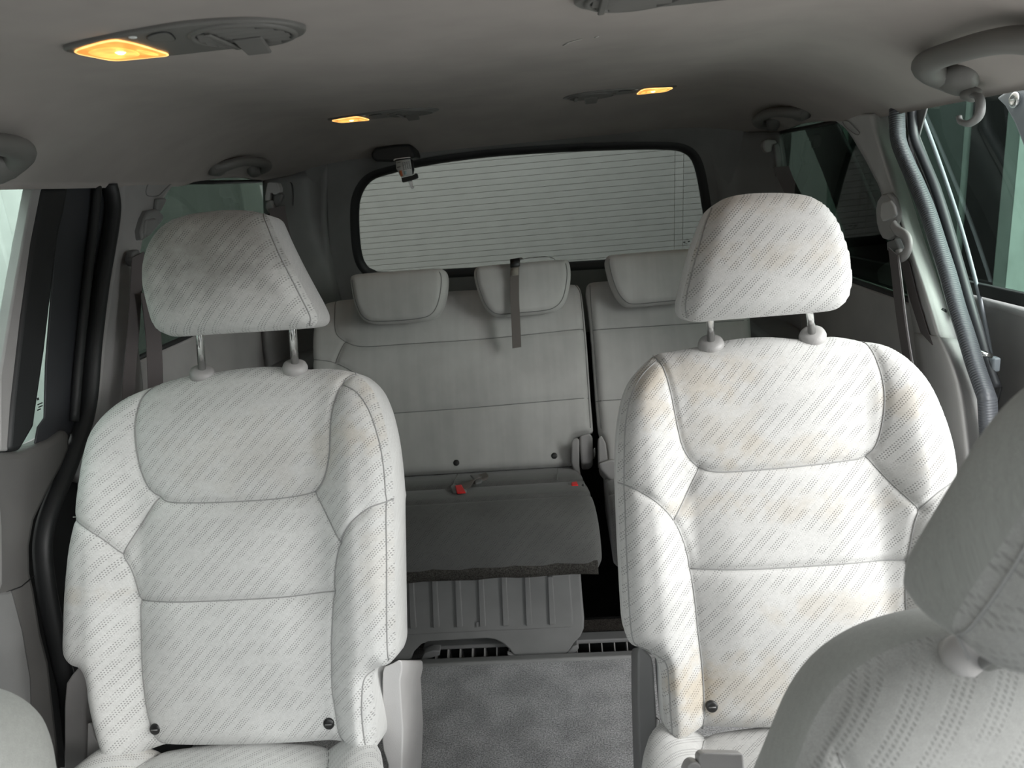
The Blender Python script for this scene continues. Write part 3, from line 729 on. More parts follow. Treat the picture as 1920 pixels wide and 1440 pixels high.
def back_profile(uc, hw, vb, vt):
    def hf(u, v):
        a = np.abs(u - uc) / hw; t = (v - vb) / (vt - vb)
        lower = sstep(t, .98, .55)
        side = sstep(a, .52, .80) * (.012 + .030 * lower)
        lum = .014 * np.exp(-((t - .36) / .22) ** 2) * (1 - sstep(a, .3, .7))
        top = -.035 * sstep(t, .80, 1.0) ** 1.5
        return side + lum + top - .012 * a * a
    return hf
def panel_polys(A, Bl, Br, C, D, E, out):
    """closed areas between the seams: middle, lower, side wings"""
    top = arr([A[0] + (0, .1), A[-1] + (0, .1)])
    head = np.concatenate([A, [A[-1] + (0, .1), A[0] + (0, .1)]])
    iC = np.argmin(np.linalg.norm(C - E[0], axis=1)); iD = np.argmin(np.linalg.norm(D - E[-1], axis=1))
    jC = np.argmin(np.linalg.norm(C - Bl[-1], axis=1)); jD = np.argmin(np.linalg.norm(D - Br[-1], axis=1))
    low = np.concatenate([E, D[iD:], [D[-1] - (0, .05), C[-1] - (0, .05)], C[iC:][::-1]])
    kA = np.argmin(np.linalg.norm(A - Bl[0], axis=1)); kB = np.argmin(np.linalg.norm(A - Br[0], axis=1))
    midp = np.concatenate([A[kA:kB + 1], Br, D[jD:iD + 1], E[::-1], C[jC:iC + 1][::-1], Bl[::-1]])
    lob = np.concatenate([C, [C[-1] - (0, .1), (C[0][0] - .15, C[-1][1] - .1), C[0] - (.15, 0)]])
    rob = np.concatenate([D, [D[-1] - (0, .1), (D[0][0] + .15, D[-1][1] - .1), D[0] + (.15, 0)]])
    lup = np.concatenate([A[:kA + 1], Bl, C[:jC + 1][::-1], [C[0] - (.15, 0), (C[0][0] - .15, A[0][1] + .1), A[0] + (0, .1)]])
    return [('head_panel', head), ('lumbar_panel', midp), ('lower_panel', low), ('bolster_panel', lob), ('bolster_panel', rob), ('shoulder_panel', lup)]

def headrest(name, HFm, outline, parent, mat, plain, seams, thick=.085, rr=.028, posts=(), gs=1.0, seam_mat=None, bulge=.004, soften=0, taper=.90):
    O = smooth_closed(outline, 4); uc = (O[:, 0].min() + O[:, 0].max()) / 2; vc = (O[:, 1].min() + O[:, 1].max()) / 2
    hw = np.ptp(O[:, 0]) / 2; hh = np.ptp(O[:, 1]) / 2
    hf = lambda u, v: .016 - .016 * ((u - uc) / hw) ** 2 - .012 * ((v - vc) / hh) ** 2
    main, H = pillow(name, HFm, O, parent, mat, plain, [smooth_open(s, 6) for s in seams], (), hf, .0045, thick, rr, .002, seam_mat=seam_mat or M['stitch'], taper=taper, bulge=bulge, soften=soften)
    for (p0, p1) in posts:
        MB().tube([p0, p1], .0062, 14).build('headrest_post', M['chrome'], parent)
        d = (p1 - p0) / np.linalg.norm(p1 - p0)
        notch = MB()
        g = p0
        prof = [(.019, -.016), (.020, -.006), (.018, .000), (.012, .003), (.007, .003)]
        MB().lathe(g, d, [(a * gs, b_ * gs) for a, b_ in prof], 22).build('post_guide', M['grey'], parent)
    return main

def second_row(side, fr, out, A, Bl, Br, C, D, E, Fs, btn, label, stains, hr_out, hr_seams, hr_frame, post_px, mat, hmat=None, hplain=None):
    O = smooth_closed(out, 3)
    uc = (O[:, 0].min() + O[:, 0].max()) / 2; hw = np.ptp(O[:, 0]) / 2; vb, vt = O[:, 1].min(), O[:, 1].max()
    root = thing('captain_seat', (uc, .80, 0), label, 'seat', 'second row seats')
    S = [smooth_open(s, 6) for s in (A, Bl, Br, C, D, E)] + [smooth_open(s, 6) for s in Fs]
    main, H = pillow('backrest', fr, O, root, mat, M['plainf'], S, panel_polys(*S[:6], O), back_profile(uc, hw, vb, vt), .0032, .105, .030, .005, seam_mat=M['stitch'])
    for u, v in btn:
        h = H([(u, v)])[0]; p = fr.w(u, v, h)
        b = MB().lathe(p, fr.en, [(.0085, -.004), (.0085, .0015), (.0075, .0028), (.003, .0032)], 20).build('button', M['button'], main)
        MB().box(p[0] - .005, p[0] + .005, p[1] - .0042, p[1] - .0030, p[2] + .000, p[2] + .0014).build('button_slot', M['mid'], b)
    # headrest with two chrome posts
    posts = []
    for (t, g) in post_px:
        pt = onplane(*t, hr_frame.o - .04 * hr_frame.en, hr_frame.en); pg = onplane(*g, fr.o - .045 * fr.en, fr.en)
        up = (pt - pg) / np.linalg.norm(pt - pg)
        posts.append((pg, pt + up * .05))
    headrest('headrest', hr_frame, hr_frame.uv(hr_out), root, hmat or mat, hplain or M['plainf'], [hr_frame.uv(s) for s in hr_seams], posts=posts)
    # cushion: lies in front of the back, mostly below the picture
    CF = Frame((uc, .69, .325), 0); CF.ev = np.array([0, .995, -.10]); CF.ev /= np.linalg.norm(CF.ev); CF.en = np.array([0, .10, .995])
    w = .235
    co = smooth_closed([(-w, -.14), (-w - .008, 0), (-w, .13), (-w + .03, .200), (-w + .10, .215), (w - .10, .215), (w - .03, .200), (w, .13), (w + .008, 0), (w, -.14), (w - .04, -.18), (0, -.19), (-w + .04, -.18)], 5)
    cs = [smooth_open(p, 6) for p in ([(-.13, .21), (-.15, .15), (-.155, .1), (-.15, -.1), (-.13, -.18)], [(.13, .21), (.15, .15), (.155, .1), (.15, -.1), (.13, -.18)], [(-.15, .07), (0, .06), (.15, .07)])]
    hfc = lambda u, v: .03 * sstep(np.abs(u), .13, .2) + .01 * np.exp(-(u / .1) ** 2)
    pillow('seat_cushion', CF, co, root, mat, M['plainf'], cs, (), hfc, .006, .12, .03, .004, seam_mat=M['stitch'])
    # seat base on its rails
    MB().box(uc - .20, uc + .20, .53, .86, .10, .20).build('seat_base', M['dgrey'], root, bevel=.02)
    for s in (-1, 1):
        MB().box(uc + s * .17 - .02, uc + s * .17 + .02, .50, .90, .0, .10).build('seat_rail', M['dgrey'], root, bevel=.006)
    return root, main, H

def lhr(p): return crop(p, 200, 320, .2916)
def rhr(p): return crop(p, 1080, 330, .3125)
HLF = Frame((0, 1.05, .92), 10); HRF = Frame((0, 1.05, .92), 10)
L_hr = lhr([(180, 640), (190, 560), (215, 480), (252, 410), (310, 342), (380, 297), (480, 266), (600, 250), (720, 239), (850, 241), (925, 252), (978, 272), (1012, 330), (1060, 430), (1120, 550), (1180, 670), (1240, 790), (1285, 890), (1300, 945), (1290, 990), (1250, 1012), (1150, 1024), (900, 1040), (600, 1058), (400, 1072), (330, 1065), (270, 1035), (235, 980), (215, 900), (195, 800), (182, 720)])
L_hs = [lhr([(968, 262), (1000, 330), (1045, 430), (1105, 560), (1168, 690), (1228, 820), (1268, 915), (1276, 960), (1262, 1000)])]
R_hr = rhr([(652, 780), (668, 690), (690, 590), (722, 460), (770, 320), (822, 200), (880, 138), (950, 108), (1060, 90), (1200, 85), (1320, 88), (1420, 100), (1490, 130), (1560, 190), (1610, 270), (1650, 370), (1680, 470), (1698, 590), (1698, 660), (1685, 730), (1650, 775), (1600, 803), (1500, 818), (1200, 842), (900, 866), (760, 878), (695, 862), (662, 832)])
R_hs = [rhr([(838, 176), (795, 270), (748, 420), (710, 560), (682, 690), (672, 790), (690, 852)])]
stL = [(-.25, .18, .05, .03, .22), (-.17, .23, .05, .06, .35), (-.21, .28, .06, .02, .3), (-.18, .0, .03, .07, .22), (-.65, -.02, .05, .012, .45), (-.35, .17, .15, .06, .15)]
stR = [(.30, .25, .09, .03, .5), (.235, .24, .025, .06, .55), (.44, .05, .10, .018, .4), (.31, .06, .07, .015, .45), (.255, -.21, .035, .05, .75), (.33, -.2, .08, .04, .5), (.47, -.09, .10, .02, .4), (.59, .19, .03, .03, .5), (.33, .17, .05, .05, .3), (.41, .13, .1, .02, .35), (.62, .1, .03, .02, .3)]
stL = [(a, b_, c * 1.25, d * 1.25, e * .6) for a, b_, c, d, e in stL]; stR = [(a, b_, c * 1.3, d * 1.3, e * .62) for a, b_, c, d, e in stR]
M['fabL'] = fabric('left_seat_fabric', (.57, .57, .56), stains=stL)
M['fabR'] = fabric('right_seat_fabric', (.49, .486, .477), stains=stR)
M['fabLh'] = fabric('left_headrest_fabric', (.50, .50, .485), stains=[(-.42, .17, .26, .13, .75)], stain_mul=(.45, .44, .42), stain_noise=.3)  # upper headrest darkened in the colour: grime plus painted shade of the roof edge
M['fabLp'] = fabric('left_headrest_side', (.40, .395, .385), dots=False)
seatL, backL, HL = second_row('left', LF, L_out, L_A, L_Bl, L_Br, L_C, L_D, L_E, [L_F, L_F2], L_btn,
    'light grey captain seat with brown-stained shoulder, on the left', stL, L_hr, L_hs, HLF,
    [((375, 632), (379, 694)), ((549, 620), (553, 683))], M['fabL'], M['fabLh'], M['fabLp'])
seatR, backR, HR = second_row('right', RF, R_out, R_A, R_Bl, R_Br, R_C, R_D, R_E, [R_F], R_btn,
    'bright light grey captain seat with tan stains, behind the dark front headrest', stR, R_hr, R_hs, HRF,
    [((1332, 600), (1333, 640)), ((1519, 590), (1523, 625))], M['fabR'])

# recliner covers either side of the backs
def cover(root, front_px, y0, depth, name='recliner_cover', mat=None, bevel=.012, drop=.75):
    P = [atY(a, b_, y0) for a, b_ in front_px]
    return MB().prism(P, (0, depth, -drop * depth)).build(name, mat or M['grey'], root, bevel=bevel, seg=4)
c6 = lambda p: crop(p, 110, 1220, 220 / 1440)
cover(seatL, c6([(60, 700), (85, 400), (150, 300), (240, 195), (300, 200), (370, 280), (395, 370), (365, 450), (335, 600), (310, 720), (315, 860), (335, 1000), (350, 1150), (335, 1440), (320, 1700), (60, 1700)]), .93, .10, mat=M['grey'])
cover(seatL, c6([(352, 900), (370, 880), (400, 930), (430, 1050), (500, 1170), (580, 1290), (700, 1330), (720, 1400), (600, 1700), (330, 1700)]), .90, .08, 'recliner_lever', M['greyl'], .006)
c7 = lambda p: crop(p, 670, 1200, 130 / 780)
cover(seatL, c7([(280, 480), (285, 360), (305, 300), (400, 260), (470, 222), (500, 240), (505, 330), (480, 450), (500, 800), (515, 1000), (510, 1200), (500, 1500), (490, 1750), (340, 1750), (345, 1400), (290, 1240), (275, 1130), (285, 1060)]), .92, .12, mat=M['greyl'])
c9 = lambda p: crop(p, 1040, 1140, 220 / 1056)
cover(seatR, c9([(745, 400), (760, 340), (790, 350), (870, 440), (890, 520), (900, 700), (915, 950), (925, 1100), (880, 1230), (870, 1330), (880, 1700), (770, 1700), (755, 1200), (745, 800)]), .92, .13, mat=M['mid'])
cover(seatR, c9([(930, 1010), (945, 1000), (962, 1080), (965, 1280), (960, 1700), (890, 1700), (885, 1260), (920, 1150)]), .905, .05, 'recliner_lever', M['greyl'], .004)
# belt buckle lying on the right cushion
bk = thing('belt_buckle', atY(1340, 1440, .74), 'grey belt buckle at the bottom edge, on the right captain seat cushion', 'buckle')
cover(bk, [(1310, 1418), (1318, 1411), (1395, 1413), (1400, 1500), (1315, 1500)], .70, .03, 'buckle_body', M['grey'], .006)
cover(bk, [(1286, 1446), (1292, 1432), (1304, 1427), (1316, 1432), (1322, 1446), (1322, 1500), (1286, 1500)], .70, .04, 'buckle_cap', M['grey'], .006)

# ================================================================== THIRD ROW BENCH
TF = Frame((0, 1.80, .625), 24)
c1_ = lambda p: crop(p, 560, 440, 1 / 3.)
c2_ = lambda p: crop(p, 720, 780, 500 / 1920)
b60 = smooth_closed(TF.uv(c1_([(66, 540), (76, 430), (108, 372), (180, 345), (300, 333), (550, 312), (820, 292), (980, 282), (1250, 266), (1530, 250), (1572, 260), (1590, 300), (1602, 400), (1620, 600), (1640, 900), (1655, 1080), (1648, 1108), (1600, 1120), (1556, 1132), (1536, 1155), (1531, 1210), (1528, 1275), (1512, 1300), (1300, 1313), (900, 1337), (600, 1356), (300, 1372), (130, 1378), (95, 1340), (85, 1100), (75, 800)])), 3)
s60 = [TF.uv(c1_(p)) for p in ([(1598, 528), (1450, 545), (1200, 571), (1000, 590), (800, 603), (600, 615), (420, 628), (330, 626), (270, 605), (225, 575), (200, 535), (187, 450), (180, 350)],
                               [(258, 600), (230, 660), (205, 722)], [(70, 700), (120, 706), (205, 722), (330, 790), (420, 900)],
                               [(1632, 918), (1400, 938), (1200, 955), (900, 980), (540, 1005), (400, 1012)], [(1556, 258), (1582, 300), (1594, 400), (1610, 600), (1630, 900), (1642, 1085)])]
bench = thing('bench_seat', (-.18, 1.62, -.27), 'wide grey rear bench section with two headrests and hanging strap', 'seat', 'rear bench sections')
def hf60(u, v):
    return .012 * np.exp(-((v + .02) / .12) ** 2) - .03 * sstep(v, .12, .26)
def mk(lst): return [smooth_open(s, 5) for s in lst]
S60 = mk(s60)
top_poly = np.concatenate([S60[0], [S60[0][-1] + (0, .1), (S60[0][0][0] + .1, S60[0][-1][1] + .12), S60[0][0] + (.1, 0)]])
low_poly = np.concatenate([S60[3], [S60[3][-1] - (.3, 0), (S60[3][-1][0] - .3, -.4), (S60[3][0][0] + .1, -.4), S60[3][0] + (.1, 0)]])
bm60, H60 = pillow('backrest', TF, b60, bench, M['third'], M['third'], S60, [('shoulder_panel', top_poly), ('lower_panel', low_poly)], hf60, .005, .09, .022, .004, seam_mat=M['stitchd'], gw=.0055, groove=.0028)
for u, v in TF.uv(c1_([(887, 1283), (1438, 1244)])):
    MB().lathe(TF.w(u, v, H60([(u, v)])[0]), TF.en, [(.008, -.003), (.008, .001), (.007, .002), (.002, .0022)], 20).build('button', M['button'], bm60)
b40px = [(1618, 290), (1634, 246), (1680, 236), (1800, 228), (2100, 210), (2400, 196), (2500, 192), (2530, 230), (2545, 400), (2555, 700), (2555, 1250), (2480, 1290), (2200, 1310), (1850, 1320), (1740, 1325), (1725, 1250), (1715, 1160), (1690, 1100), (1672, 900), (1650, 600), (1635, 430)]
b40 = smooth_closed(TF.uv(c1_(b40px)), 3)
s40 = mk([TF.uv(c1_([(1655, 531), (1700, 532), (1900, 520), (2300, 495), (2530, 480)])), TF.uv(c1_([(1672, 935), (1780, 930), (2100, 905), (2540, 880)])), TF.uv(c1_([(1640, 262), (1646, 400), (1660, 600), (1682, 900), (1702, 1090)]))])
bench4 = thing('bench_seat', (.38, 1.62, -.27), 'narrow grey rear bench section half hidden by the right captain seat', 'seat', 'rear bench sections')
bm40, H40 = pillow('backrest', TF, b40, bench4, M['third'], M['third'], s40, (), hf60, .006, .09, .022, .004, seam_mat=M['stitchd'], gw=.0055, groove=.0028)
# headrests of the bench
BF = Frame((0, 1.825, .84), 14)
def bench_head(pts, root):
    o = smooth_closed(BF.uv(c1_(pts)), 3); c = o.mean(0)
    hf = lambda u, v: .008 - .006 * ((u - c[0]) / .12) ** 2 - .010 * sstep(v - c[1], .0, .07)
    inner = c + (o - c) * np.array([.93, .93]); k = len(inner)
    # piping seam close to the lower and side edges only
    sm = np.array([p for p in inner if p[1] < c[1] + .05]); i0 = np.argmax(np.linalg.norm(np.diff(np.vstack([sm, sm[:1]]), axis=0), axis=1)); sm = np.roll(sm, -(i0 + 1), 0)
    m_, h = pillow('headrest', BF, o, root, M['third'], M['third'], [sm], (), hf, .0045, .075, .018, .002, seam_mat=M['stitchd'], taper=.92, groove=.002)
    return m_, h
bench_head([(275, 245), (290, 222), (340, 214), (480, 204), (620, 194), (770, 183), (806, 196), (820, 250), (812, 340), (790, 415), (750, 462), (680, 482), (550, 495), (430, 499), (372, 488), (332, 450), (302, 375), (286, 305)], bench)
_, Hh = bench_head([(980, 205), (998, 175), (1050, 168), (1200, 156), (1350, 144), (1492, 133), (1520, 148), (1530, 215), (1520, 300), (1500, 368), (1462, 412), (1400, 435), (1260, 449), (1130, 459), (1075, 442), (1033, 392), (1003, 315), (986, 255)], bench)
bench_head([(1730, 140), (1745, 112), (1800, 104), (1950, 92), (2100, 80), (2240, 70), (2268, 84), (2278, 150), (2268, 235), (2248, 303), (2208, 352), (2150, 376), (2010, 392), (1880, 402), (1825, 385), (1782, 330), (1752, 255), (1736, 190)], bench4)
# hanging strap of the bench
P = [onplane(a, b_, BF.o + h * BF.en, BF.en) for a, b_, h in [(974, 487, -.05), (968, 485, -.012), (966, 494, .014), (965, 515, .022), (965, 560, .024), (967, 600, .022), (969, 652, .022)]]
sp_ = smooth_open(P, 5)
strap = MB().ribbon(sp_, (.0225, 0, .002), .0022).build('pull_strap', M['strap'], bench, smooth=False)
a0, a1 = onplane(965, 503, BF.o + .022 * BF.en, BF.en), onplane(965, 517, BF.o + .0235 * BF.en, BF.en)
MB().ribbon([a0 - .0025 * BF.ev * 0 + BF.en * .003, a1 + BF.en * .003], (.020, 0, .002), .003).build('strap_stitch_patch', plastic('frayed_patch', (.24, .22, .19), .95, 400, .6), strap)
a0, a1 = onplane(966, 486, BF.o + .010 * BF.en, BF.en), onplane(966, 500, BF.o + .020 * BF.en, BF.en)
MB().ribbon([a0 + BF.en * .004, a1 + BF.en * .004], (.0245, 0, .002), .005).build('strap_loop', M['black'], strap)
# thin wire arc above that headrest
P = [onplane(a, b_, BF.o - .03 * BF.en, BF.en) for a, b_ in [(975, 487), (990, 484), (1010, 481.5), (1025, 481), (1036, 484), (1042, 488)]]
MB().tube(smooth_open(P, 5), .0011, 6).build('wire_loop', M['dgrey'], strap)

# bench cushions: a rounded section swept sideways
prof = smooth_open([(1.74, .385), (1.66, .405), (1.615, .408), (1.600, .398), (1.588, .408), (1.55, .417), (1.505, .421), (1.492, .414), (1.478, .418), (1.445, .405), (1.420, .375), (1.408, .335), (1.406, .30), (1.412, .282)], 5)
prof2 = [(1.43, .262), (1.46, .255), (1.74, .255)]
def bench_cushion(x0, x1, root, flareL=.0, flareR=.0, step=.02):
    pts = np.array([tuple(p) for p in prof] + prof2); c = np.array([1.58, .33])
    xs_ = [x0, x0 + .006, x0 + .016, x0 + .03] + list(np.linspace(x0 + .06, x1 - .06, max(3, int((x1 - x0) / step)))) + [x1 - .03, x1 - .016, x1 - .006, x1]
    sc = [.90, .955, .985, 1] + [1] * (len(xs_) - 8) + [1, .985, .955, .90]
    V = []; U = []; n = len(pts)
    L = np.concatenate([[0], np.cumsum(np.linalg.norm(np.diff(pts, axis=0), axis=1))])
    for x, s in zip(xs_, sc):
        q = c + (pts - c) * s
        for k, (y, z) in enumerate(q):
            fl = 0
            if x > (x0 + x1) / 2: fl = flareR * (1.50 - y) / .1 * sstep(np.array(x), x1 - .12, x1) if y < 1.50 else -.02 * flareR / .03 * sstep(np.array(x), x1 - .12, x1) * (y - 1.5) / .1
            V.append((x + float(fl), y, z)); U.append((x, -L[k]))
    m_ = len(xs_)
    Fc = [(i * n + k, i * n + k + 1, (i + 1) * n + k + 1, (i + 1) * n + k) for i in range(m_ - 1) for k in range(n - 1)]
    Fc += [tuple(range(n - 1, -1, -1)), tuple((m_ - 1) * n + k for k in range(n))]
    o = mesh_obj('seat_cushion', V, Fc, M['fab3'], root, uv=U)
    # carpeted lip under the front edge
    lip = [(1.409, .300), (1.404, .285), (1.407, .268), (1.425, .256), (1.47, .252), (1.47, .275), (1.42, .285)]
    V = []; n = len(lip); xx = np.linspace(x0 + .012, x1 - .014 + flareR, 24)
    for i, x in enumerate(xx):
        for y, z in lip: V.append((x, y + .0015 * math.sin(i * 2.1), z + .0015 * math.sin(i * 1.3)))
    Fc = [(i * n + k, (i + 1) * n + k, (i + 1) * n + (k + 1) % n, i * n + (k + 1) % n) for i in range(23) for k in range(n)]
    Fc += [tuple(range(n)), tuple(23 * n + k for k in range(n - 1, -1, -1))]
    mesh_obj('carpet_lip', V, Fc, M['dlip'], root)
    return o
M['fab3'] = fabric('bench_cushion_fabric', (.13, .129, .125), dots=True, cell=.0042, var=.12, dot_dark=.3)
M['dlip'] = carpet('lip_carpet', (.07, .066, .06))
bench_cushion(-.56, .145, bench, flareR=.018)
bench_cushion(.185, .56, bench4)
# rear strip pleats, hinge plates
for a_, b_ in (((858, 890), (848, 915)), ((1046, 878), (1045, 902))):
    MB().tube([atY(*a_, 1.66) + (0, 0, .002), atY(*b_, 1.60) + (0, 0, .004)], .0012, 6).build('pleat', M['stitchd'], bench)
cover(bench, [(1071, 828), (1078, 820), (1086, 822), (1086, 868), (1089, 896), (1078, 884), (1071, 868)], 1.68, .05, 'hinge_plate', M['grey'], .004)
cover(bench, [(1086, 817), (1104, 812), (1111, 816), (1112, 862), (1106, 869), (1090, 870), (1088, 850)], 1.69, .05, 'hinge_plate', M['grey'], .006)
cover(bench4, [(1122, 868), (1146, 860), (1160, 866), (1162, 898), (1145, 903), (1126, 880)], 1.60, .05, 'hinge_plate', M['grey'], .006)
cover(bench4, [(1121, 822), (1128, 815), (1136, 830), (1140, 862), (1122, 868)], 1.66, .05, 'hinge_plate', M['grey'], .004)
cover(bench4, [(1112, 842), (1116, 838), (1117, 848), (1115, 856), (1112, 856)], 1.70, .02, 'hinge_pin', M['latch'], .002)
# ribbed foot panel under the wide section
def trace_y(pts, y, d, name, mat, parent, bevel=.003, seg=2):
    return MB().prism([atY(a, b_, y) for a, b_ in pts], (0, d, 0)).build(name, mat, parent, bevel=bevel, seg=seg)
c3_ = lambda p: crop(p, 720, 1040, 540 / 1920)
fp = trace_y(c3_([(-200, 190), (1310, 120), (1320, 250), (1335, 430), (1332, 500), (1310, 550), (1270, 590), (1230, 650), (1180, 685), (1100, 692), (900, 690), (860, 668), (830, 630), (790, 595), (740, 570), (690, 562), (500, 572), (300, 582), (250, 600), (200, 650), (180, 700), (150, 715), (100, 720), (-200, 730)]), 1.502, .02, 'foot_panel', M['dgrey'], bench, .005, 3)
trace_y(c3_([(-200, 190), (1240, 130), (1250, 250), (1262, 470), (1250, 487), (1000, 500), (700, 512), (200, 538), (-200, 555)]), 1.497, .012, 'raised_panel', M['dgrey'], bench, .004, 3)
for i in range(9):
    x0 = 1090 - i * 155
    trace_y(c3_([(x0, 150), (x0 + 36, 150), (x0 + 54, 470 - 2 - i * -4), (x0 + 12, 472 + i * 4)]), 1.4915, .01, 'rib', M['dgrey'], bench, .002)
trace_y(c3_([(612, 452), (632, 450), (632, 486), (614, 486)]), 1.4938, .006, 'recycling_mark', M['mid'], bench, .001)

# sill of the well with its slotted kerb
sill = structure(MB().prism([(-.76, y, z) for y, z in [(1.470, 0), (1.474, .006), (1.492, .006), (1.498, 0), (1.505, -.012), (1.565, -.045), (1.565, -.08), (1.470, -.08)]], (1.52, 0, 0)).build('trim_6', M['dgrey'], bevel=.002), 'dark plastic sill strip along the carpet edge', 'trim')
MB().box(-.292, .55, 1.528, 1.562, .003, .014).build('kerb_ledge', M['mid'], sill, bevel=.003)
MB().box(-.30, .55, 1.562, 1.572, -.06, .008).build('kerb_back', M['black'], sill, bevel=.002)
fin = None
for i in range(16):
    x = -.262 + i * .0305 + (.014 if i > 7 else 0)
    if fin is None:
        fin = MB().prism([(0, 1.528, .004), (0, 1.560, .004), (0, 1.560, -.043), (0, 1.506, -.012)], (.0022, 0, 0)).build('fin', M['grey'], sill, smooth=False)
        fin.location.x = x
    else:
        f_ = fin.copy(); COL.objects.link(f_); f_.location.x = x
def kb(px, y0, y1, z0, z1):
    P = [atY(a, b_, y0) for a, b_ in px]; MB().prism(P, (0, y1 - y0, z1)).build('kerb_bracket', M['mid'], sill, bevel=.002)
kb(c3_([(240, 716), (268, 660), (330, 640), (372, 645), (372, 672), (310, 690)]), 1.503, 1.525, 0, .004)
kb(c3_([(1180, 700), (1225, 655), (1262, 612), (1290, 605), (1300, 625), (1262, 680), (1220, 690)]), 1.503, 1.525, 0, .004)
kb(c3_([(820, 660), (860, 672), (925, 700), (925, 715), (880, 712), (835, 695)]), 1.497, 1.51, 0, 0)
MB().box(-.75, .75, 1.570, 1.63, -.02, .002).build('well_ledge', carpet('dusty_carpet', (.07, .062, .056)), sill, smooth=False)
# ================================================================== FRONT SEATS
def transfer(P, uc, s, mirror=False):
    Q = (np.asarray(P) - (uc, 0)) * s
    if mirror: Q = Q * (-1, 1)
    return Q
ucR = (R_out[:, 0].min() + R_out[:, 0].max()) / 2
def front_seat(cx, y0, z0, s, recline, label, hr_o, hr_rec, hs, mirror=False):
    fr = Frame((cx, y0, z0), recline)
    root = thing('front_seat', (cx, y0 - .1, 0), label, 'seat', 'front seats')
    O = smooth_closed(transfer(R_out, ucR, s, mirror)[::-1 if mirror else 1], 3)
    S = [smooth_open(transfer(p, ucR, s, mirror), 5) for p in (R_A, R_Bl, R_Br, R_C, R_D, R_E)]
    hw = np.ptp(O[:, 0]) / 2
    rnd = lambda P: np.stack([P[:, 0], P[:, 1] - .13 * np.clip(P[:, 1] / O[:, 1].max(), 0, 1) * (np.abs(P[:, 0]) / hw) ** 3], 1)
    S = [rnd(q) for q in S]; O = rnd(O)
    O2 = O.copy()
    for _ in range(30): O2 = (np.roll(O2, 1, 0) + 2 * O2 + np.roll(O2, -1, 0)) / 4
    S = [q[inside(q, O2) & (seg_dist(q, O2, True) > .012)] for q in S]; S = [q for q in S if len(q) > 3]
    main, H = pillow('backrest', fr, O, root, M['frontf'], M['frontp'], S, (), back_profile(0, hw, O[:, 1].min(), O[:, 1].max()), .005, .10, .055, .006, seam_mat=M['stitch'], gw=.006, taper=.80, bulge=.02, soften=30)
    hfr = Frame(hr_o, hr_rec)
    Q = HRF.uv(R_hr); qc = np.array([(Q[:, 0].min() + Q[:, 0].max()) / 2, Q[:, 1].min()])
    ho = (Q - qc) * hs; hsn = [(HRF.uv(s_) - qc) * hs for s_ in R_hs]
    if mirror: ho = ho[::-1] * (-1, 1); hsn = [x * (-1, 1) for x in hsn]
    hsn += [x * (-1, 1) for x in hsn]
    posts = []
    for dx in (-.034, .034):
        pt = hfr.w(dx, .02, -.045); vt = O[:, 1].max(); pg = fr.w(dx, vt - .020, -.052); posts.append((pg, pt + (pt - pg) / np.linalg.norm(pt - pg) * .03))
    headrest('headrest', hfr, ho, root, M['frontf'], M['frontp'], hsn, thick=.085, rr=.045, posts=posts, gs=1.35, bulge=.07, soften=40, taper=.72)
    CF = Frame((cx, y0 - .34, z0 - .25), 0); CF.ev = np.array([0, .99, -.12]); CF.ev /= np.linalg.norm(CF.ev); CF.en = np.array([0, .12, .99])
    w = .235
    co = smooth_closed([(-w, -.22), (-w, .17), (-w + .03, .235), (w - .03, .235), (w, .17), (w, -.22), (w - .04, -.26), (-w + .04, -.26)], 6)
    pillow('seat_cushion', CF, co, root, M['frontf'], M['frontp'], (), (), lambda u, v: .03 * sstep(np.abs(u), .13, .2), .008, .12, .03, .004)
    MB().box(cx - .19, cx + .19, y0 - .52, y0 - .12, .0, z0 - .36).build('seat_base', M['dgrey'], root, bevel=.02)
    return root
front_seat(.458, .36, .432, 1.05, 20, 'dark grey front seat with leaning headrest, nearest at the right edge', (.482, .385, .760), -6, 1.05)
front_seat(-.60, .40, .42, .90, 20, 'grey front seat corner at the bottom left edge of the picture', (-.62, .46, .70), 2, 1.0, True)

